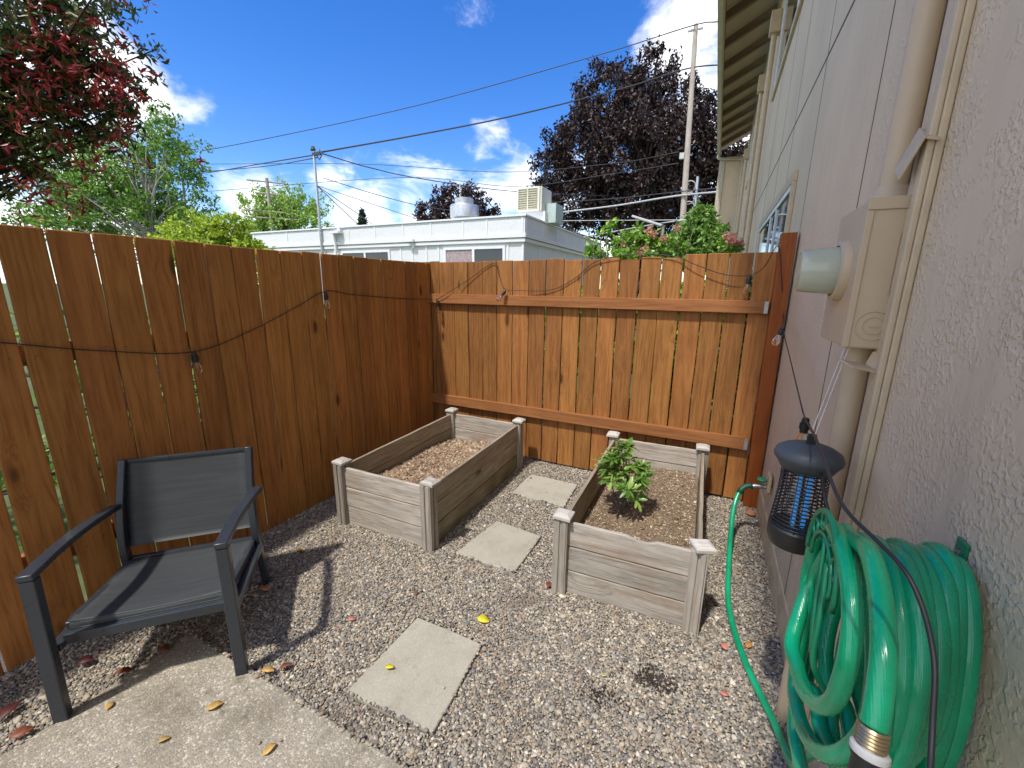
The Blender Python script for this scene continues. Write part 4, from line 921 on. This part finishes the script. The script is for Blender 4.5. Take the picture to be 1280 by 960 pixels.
def tree(name, label, cat, base, top, trunk_r, tips, V, leaf, bark, group=None, seed=0, trunk_pts=None, bark2=None):
    t = thing(name, label, cat, base, group=group); B = Vector(base); rg = np.random.default_rng(seed); mb = MB()
    tp = trunk_pts or [Vector((0, 0, 0)), (Vector(top)-B)*.5+Vector((trunk_r, -trunk_r, 0)), Vector(top)-B]
    P = spline(tp, 6); mb.tube(P, [trunk_r*(1-.85*i/(len(P)-1)) for i in range(len(P))], 9)
    for q in tips:
        q = Vector(q)-B; src = min(P, key=lambda p: (p-Vector((q.x*.3, q.y*.3, q.z*.62))).length); branches(mb, src, [q], max(.012, trunk_r*.22), rg, r1=max(.004, trunk_r*.03))
    mb.link('trunk', bark, t, True); leaf_mesh('crown', V-np.array(base), leaf, t); return t
# copper beech
def dist_pt(px, py, d): return np.array(at(px, py, d))
D = 38; rg = np.random.default_rng(1); BC = dist_pt(790, 300, D)
ells = [(dist_pt(px, py, D+dd), (rx, rx, rz)) for px, py, dd, rx, rz in [(805, 95, 0, 2.6, 2.6), (770, 130, 0, 3.8, 3.2), (840, 135, 0, 3.4, 3.6), (735, 180, -1, 4.2, 3.3), (800, 190, -2, 4.8, 4.2), (870, 175, 0, 3.6, 3.6), (695, 205, 0, 2.6, 2.4), (720, 245, 1, 4.6, 2.8), (800, 255, 0, 5.2, 3.2), (870, 240, 1, 4.0, 3.5), (680, 250, 2, 2.0, 1.6), (930, 200, 1, 4.0, 5), (960, 250, 2, 5, 4)]]
cc = in_ellipsoids(ells, 1500, rg, .55); rad = rg.uniform(.25, .75, len(cc))
pos = clumps(cc, rad, 62, rg, 1.0); pos[:, 2] -= np.abs(rg.normal(size=len(pos)))*.35; pos = pos[pos[:, 2] > 2.6]
tips = [c for c in cc[rg.permutation(len(cc))[:110]]]
tree('copper_beech_tree', 'large dark purple copper beech tree behind the white building', 'tree', (BC[0], BC[1], 0), (BC[0]+.5, BC[1], 15), .62, tips, leaf_arrays(pos, .27, .9, .55, seed=2), L_BEECH, BARK_D, seed=3)
# small purple tree, further off
D = 62; rg = np.random.default_rng(2); ells = [(dist_pt(px, py, D), (rx, rx, rz)) for px, py, rx, rz in [(570, 250, 3.4, 2.6), (548, 262, 3.0, 2.2), (595, 258, 3.0, 2.6), (535, 272, 2.6, 1.6), (605, 275, 2.4, 2.2), (572, 285, 5, 3.2)]]
cc = in_ellipsoids(ells, 330, rg, .5); pos = clumps(cc, rg.uniform(.4, .9, len(cc)), 40, rg); c0 = dist_pt(572, 300, D)
tree('purple_leaf_tree', 'small distant purple leaved tree behind the roof vent', 'tree', (c0[0], c0[1], 0), (c0[0], c0[1], 6.5), .3, cc[:25], leaf_arrays(pos, .38, .5, .6, seed=4), L_BEECH, BARK_D, seed=5)
# pale green broadleaf tree left of the mast
D = 46; rg = np.random.default_rng(3); ells = [(dist_pt(px, py, D), (rx, rx, rz)) for px, py, rx, rz in [(365, 255, 1.9, 2.0), (345, 262, 2.2, 2.2), (385, 268, 2.2, 2.0), (325, 275, 2.2, 2.6), (360, 290, 4.2, 3.0), (318, 300, 2.5, 2.5)]]
cc = in_ellipsoids(ells, 420, rg, .35); pos = clumps(cc, rg.uniform(.25, .6, len(cc)), 34, rg, 1.3); c0 = dist_pt(355, 300, D)
tree('spring_green_tree', 'pale spring green tree behind the left end of the white building', 'tree', (c0[0], c0[1], 0), (c0[0], c0[1], 6.0), .25, cc[:40], leaf_arrays(pos, .25, .1, .6, seed=6), L_POPLAR, BARK, seed=7)
# conifer tip
D = 70; c0 = dist_pt(454, 290, D); rg = np.random.default_rng(8); zt = at(454, 261, D).z; k = 3200; zz = zt-(rg.random(k)**.7)*5.5; w_ = (zt-zz)*.30*rg.random(k)**.5+.05; a = rg.uniform(0, 6.28, k)
pos = np.stack([c0[0]+w_*np.cos(a), c0[1]+w_*np.sin(a), zz-.15*w_], 1)
tree('fir_tree', 'dark pointed fir tip showing above the white building roof', 'tree', (c0[0], c0[1], 0), (c0[0], c0[1], zt), .3, [], leaf_arrays(pos, .4, .2, .4, seed=9), L_PINE, BARK_D, seed=9)
# birch-like green tree with pale stems at the left
D = 13.5; rg = np.random.default_rng(4)
ells = [(dist_pt(px, py, D+dd), (rx, rx, rz)) for px, py, dd, rx, rz in [(205, 170, 0, .7, .9), (222, 200, 0, .75, 1.0), (235, 240, 0, .7, .9), (185, 205, .4, 1.1, 1.3), (150, 225, .6, 1.3, 1.3), (110, 240, .8, 1.5, 1.2), (160, 262, .4, 1.5, .9), (210, 268, .2, 1.1, .8), (90, 270, .8, 1.4, .8), (248, 272, 0, .5, .55), (60, 215, 1.2, 1.5, 1.4)]]
cc = in_ellipsoids(ells, 640, rg, .25); pos = clumps(cc, rg.uniform(.12, .3, len(cc)), 40, rg, .8); c0 = dist_pt(195, 300, D)
bt = tree('birch_tree', 'slender birch with several pale stems behind the left fence', 'tree', (c0[0], c0[1], 0), (c0[0]-.1, c0[1], 4.4), .075, cc[rg.permutation(len(cc))[:90]], leaf_arrays(pos, .085, .35, .5, seed=10), L_BIRCH, BARK_W, seed=11)
mb = MB(); Bv = Vector((c0[0], c0[1], 0))
for (p0, p1, p2) in (((196, 298), (172, 240), (150, 175)), ((200, 298), (180, 230), (163, 165)), ((222, 292), (212, 250), (205, 180)), ((232, 290), (230, 240), (222, 170))):
    pts = [Vector((at(p0[0]+4, p0[1]+60, D))), at(*p0, D), at(*p1, D), at(*p2, D)]; P = spline([p-Bv for p in pts], 6); mb.tube(P, [.05-.038*i/(len(P)-1) for i in range(len(P))], 7)
mb.link('stem', BARK_W, bt, True)
# yellow green shrub over the left fence
D = 8.2; rg = np.random.default_rng(6); ells = [(dist_pt(px, py, D), (rx, rx, rz)) for px, py, rx, rz in [(262, 285, .35, .3), (285, 288, .35, .25), (235, 295, .4, .25), (300, 300, .3, .25), (260, 310, .8, .4), (205, 305, .4, .2), (290, 330, .7, .6)]]
cc = in_ellipsoids(ells, 420, rg, .35); pos = clumps(cc, rg.uniform(.05, .14, len(cc)), 24, rg, .7); c0 = dist_pt(262, 330, D)
tree('yellow_shrub', 'bright yellow green shrub topping the left fence', 'shrub', (c0[0], c0[1], 0), (c0[0], c0[1], 1.9), .03, cc[:40], leaf_arrays(pos, .062, .2, .55, seed=12), L_LIME, BARK, seed=13)
# green hedge and foliage behind the left fence seen through the gaps
D = 5.6; rg = np.random.default_rng(16); cc = np.stack([rg.uniform(-4.6, -3.4, 260), rg.uniform(-1, 4.5, 260), rg.uniform(.1, 1.35, 260)], 1); pos = clumps(cc, rg.uniform(.1, .25, 260), 26, rg)
tree('hedge', 'low green hedge growing just behind the left fence', 'hedge', (-4, 1.5, 0), (-4, 1.5, 1.), .03, cc[:50], leaf_arrays(pos, .08, .2, .5, seed=17), L_SHRUB, BARK, seed=18)
# photinia with red young leaves
rg = np.random.default_rng(9); D = 4.7
eg = [(px, py, dd, rx, rz) for px, py, dd, rx, rz in [(px_-14, *q_) for px_, *q_ in [(60, 30, 0, .75, .6), (112, 62, 0, .36, .36), (20, 110, .2, .7, .5), (100, 110, 0, .4, .35), (150, 100, -.1, .20, .25), (60, 160, .2, .5, .3), (120, 148, 0, .3, .2), (165, 130, -.1, .14, .16), (10, 220, .3, .32, .22), (70, 225, .2, .25, .16), (-60, 60, .3, 1.1, .9), (40, -60, .2, .6, .5), (-40, 190, .3, .7, .4)]]]
ells = [(dist_pt(px, py, D+dd), (rx, rx, rz)) for px, py, dd, rx, rz in eg]
cc = in_ellipsoids(ells, 1000, rg, .2); pc = np.array(on(-300, 700, 2, 0)); base = (-5.4, .35, 0)
cc = cc[rg.random(len(cc)) < np.clip((cc[:, 2]-1.8)/2.0, .2, .58)]; pos = clumps(cc, rg.uniform(.04, .16, len(cc)), 30, rg, .8)
t_ = tree('photinia_tree', 'photinia tree with red and green leaves leaning over the left fence', 'tree', base, (-5.1, .75, 3.6), .10, cc[rg.permutation(len(cc))[:170]], leaf_arrays(pos, .062, .25, .34, seed=14), L_PHOT, BARK_D, seed=15)
sel = []
for px, py, rr_, k in ((80, 85, .18, 26), (95, 100, .16, 22), (130, 112, .12, 20), (20, 60, .25, 14), (145, 120, .1, 14), (45, 25, .15, 10), (120, 42, .06, 4), (160, 100, .05, 5), (70, 235, .08, 8), (85, 245, .06, 6), (130, 205, .03, 2), (135, 60, .08, 5), (15, 185, .25, 10)):
    c = dist_pt(px-14, py, D-.35); sel += [c+rg.normal(size=3)*rr_*1.35 for _ in range(k)]
pos = clumps(np.array(sel), rg.uniform(.03, .08, len(sel)), 8, rg); leaf_mesh('young_leaves', leaf_arrays(pos, .056, .1, .3, seed=19)-np.array(base), L_RED, t_)
# rose bush and shrub behind the back fence
rg = np.random.default_rng(12); D = 4.9
ells = [(dist_pt(px, py, D), (rx, rx*.8, rz)) for px, py, rx, rz in [(760, 285, .09, .1), (775, 300, .16, .1), (800, 295, .16, .12), (820, 305, .14, .1), (745, 312, .12, .06), (840, 308, .15, .1), (790, 320, .4, .12), (735, 318, .08, .04)]]
ells += [((x_, 4.05, z_), (.32, .22, .35)) for x_ in (-1.35, -.85, -.4) for z_ in (.35, .9, 1.4)]
cc = in_ellipsoids(ells, 1150, rg, .2); pos = clumps(cc, rg.uniform(.03, .08, len(cc)), 15, rg, .8); c0 = dist_pt(790, 330, D)
rb = tree('rose_bush', 'rose bush with coral flowers peeking over the back fence', 'rose bush', (c0[0], c0[1], 0), (c0[0], c0[1], 1.8), .02, cc[:60], leaf_arrays(pos, .055, .15, .6, seed=20), L_ROSE, BARK, seed=21)
def flower(parent, base, p, s, seed):
    rg = np.random.default_rng(seed); V = leaf_arrays(np.array(p)+rg.normal(size=(34, 3))*s*.35, s*.95, -.3, .95, seed=seed); leaf_mesh('flower', V-np.array(base), L_PETAL, parent)
for i, (px, py, s) in enumerate(((811, 288, .035), (818, 293, .03), (829, 298, .03), (800, 317, .035), (807, 312, .03), (846, 286, .03), (779, 305, .022))): flower(rb, (c0[0], c0[1], 0), at(px, py, D-.12), s, 30+i)
D = 6.3; rg = np.random.default_rng(13); ells = [(dist_pt(px, py, D), (rx, rx, rz)) for px, py, rx, rz in [(880, 268, .16, .2), (868, 282, .22, .2), (850, 298, .22, .16), (885, 295, .28, .24), (870, 318, .45, .2), (835, 312, .14, .08)]]
ells += [((x_, 4.1, z_), (.26, .22, .35)) for x_ in (-.1, .25) for z_ in (.35, .9, 1.4)]
cc = in_ellipsoids(ells, 950, rg, .2); pos = clumps(cc, rg.uniform(.04, .1, len(cc)), 18, rg, .8); c0 = dist_pt(870, 330, D)
tree('garden_shrub', 'dense light green shrub behind the back fence beside the house corner', 'shrub', (c0[0], c0[1], 0), (c0[0], c0[1], 1.9), .03, cc[:50], leaf_arrays(pos, .06, .3, .5, seed=22), L_SHRUB, BARK, seed=23)
D = 5.4; c0 = dist_pt(918, 330, D); rg = np.random.default_rng(14); cc = in_ellipsoids([(dist_pt(916, 312, D), (.16, .12, .06)), (dist_pt(900, 303, D), (.06, .06, .07))], 34, rg, .1); pos = clumps(cc, np.full(len(cc), .04), 12, rg)
pr_ = tree('pink_rose', 'single pink rose cluster over the fence in front of the house wall', 'rose bush', (c0[0], c0[1], 0), (c0[0], c0[1], 1.9), .012, cc[:12], leaf_arrays(pos, .04, .1, .6, seed=24), L_ROSE, BARK, seed=25)
for i, (px, py, s) in enumerate(((912, 297, .05), (918, 300, .05), (924, 306, .04))): flower(pr_, (c0[0], c0[1], 0), at(px, py, D-.05), s, 50+i)

# utility poles, street lamp, wires
D = 22; pb = at(845, 400, D); pt = at(862, 32, D)
up = thing('utility_pole', 'tall grey wooden utility pole in front of the copper beech', 'utility pole', (pb.x, pb.y, 0)); lean = Vector((pt.x-pb.x, pt.y-pb.y, pt.z)); k_ = .35
lx = Vector((lean.x*.6, lean.y*.6, pt.z))
mb = MB(); mb.tube([Vector((0, 0, 0)), lx*.5, lx], [.15, .13, .09], 12); auto_smooth(mb.link('pole', POLE_W, up))
mb = MB(); mb.tube([lx*.985+Vector((-.3, 0, 0)), lx*.985+Vector((.3, 0, .0))], .05, 6)
for zf in (.42, .45, .49): mb.tube([lx*zf+Vector((.2+.25*math.cos(a), 0, .25*math.sin(a))) for a in np.linspace(0, 6.28, 12, endpoint=False)], .022, 4, closed=True)
mb.box(-.35, -.1, 7.3, -.15, .1, 7.55, Matrix.Translation((lx.x*.5, lx.y*.5, 0))); mb.link('fittings', WIRE_LT, up)
mb = MB(); mb.tube([Vector((.5, -.1, 0)), Vector((lx.x*.5+.5, -.1, lx.z*.52))], .05, 8); mb.link('riser', GALV, up)
D = 44; pb = at(342, 300, D); pt = at(346, 224, D); u2 = thing('utility_pole', 'distant brown utility pole with crossarms before the pale green tree', 'utility pole', (pb.x, pb.y, 0))
mb = MB(); mb.tube([(0, 0, 0), (0, 0, pt.z)], [.2, .13], 8); auto_smooth(mb.link('pole', POLE_W, u2))
mb = MB(); dr = Vector((.62, .78, 0))
for z_, w_ in ((pt.z-.3, 1.5), (at(344, 243, D).z, 1.0), (at(342, 265, D).z, 2.0), (at(342, 273, D).z, 2.0)): mb.tube([Vector((0, 0, z_))-dr*w_, Vector((0, 0, z_))+dr*w_], .07, 6)
mb.link('crossarm', POLE_W, u2)
D = 15; a_ = at(792, 271, D); b_ = at(829, 284, D-.6); lp = thing('street_lamp', 'flat grey street lamp arm showing above the rose bush', 'street lamp', (b_.x, b_.y, 0)); Bv = Vector((b_.x, b_.y, 0))
mb = MB(); mb.tube([(0, 0, 0), (0, 0, b_.z)], .04, 8); mb.link('pole', POLE_W, lp); mb = MB(); bar(mb, a_-Bv, b_-Bv+Vector((0, 0, .03)), .26, .07, Vector((0, 1, 0))); mb.link('lamp_head', WIRE_LT, lp, bevel=.02)
def wire(pxs, ds, r, label, mat=WIRE_MT, sag=0):
    P = [at(px, py, d) for (px, py), d in zip(pxs, ds)]; o = MB().tube(spline(P, 8), r, 5).link('power_line', mat, None, True); tag(o, label, 'power line', 'overhead lines')
wire([(897, 27), (862, 33), (740, 71), (500, 137), (245, 190), (60, 215)], [20, 22, 24, 29, 36, 42], .022, 'highest overhead line running from the pole top across the open sky')
wire([(930, 80), (862, 85), (780, 110), (640, 145), (520, 169), (402, 190)], [20, 22, 21, 19, 17.8, 17.2], .030, 'thick twisted service line falling to the top of the thin mast', WIRE_MT)
wire([(397, 193), (330, 204), (250, 217), (120, 232)], [17.2, 22, 30, 38], .022, 'upper line leaving the mast towards the left trees')
wire([(397, 197), (330, 208), (250, 215), (120, 226)], [17.2, 24, 32, 40], .018, 'lower twin line leaving the mast towards the left trees')
wire([(403, 192), (460, 209), (530, 224), (640, 239), (760, 245)], [17.2, 18, 19.5, 23, 28], .020, 'drooping line from the mast passing behind the cream air cooler')
wire([(403, 222), (470, 243), (530, 258), (600, 267)], [17.2, 17.5, 17.8, 18.4], .014, 'slack line from the mast down towards the roof vent')
wire([(930, 237), (845, 245), (770, 257), (695, 266), (600, 276)], [21, 22, 24, 26, 30], .045, 'bright thick cable crossing in front of the copper beech', WIRE_LT)
wire([(930, 232), (845, 240), (770, 248), (690, 253)], [21, 22, 25, 28], .022, 'thin line just above the bright thick cable by the pole', WIRE_MT)
wire([(848, 204), (760, 218), (640, 233), (500, 222), (250, 240)], [22, 25, 30, 36, 46], .02, 'middle thin line from the pole across the beech and low clouds')
wire([(848, 190), (760, 205), (620, 215), (450, 205), (250, 205)], [22, 26, 32, 38, 48], .02, 'upper thin line from the pole over the low clouds')
wire([(930, 270), (840, 277), (735, 295), (660, 305)], [21, 22, 25, 27], .03, 'lowest pale cable behind the rose bush', WIRE_LT)
wire([(930, 273), (840, 275), (700, 276), (600, 278)], [21, 22, 25, 28], .02, 'level thin line behind the street lamp arm', WIRE_LT)
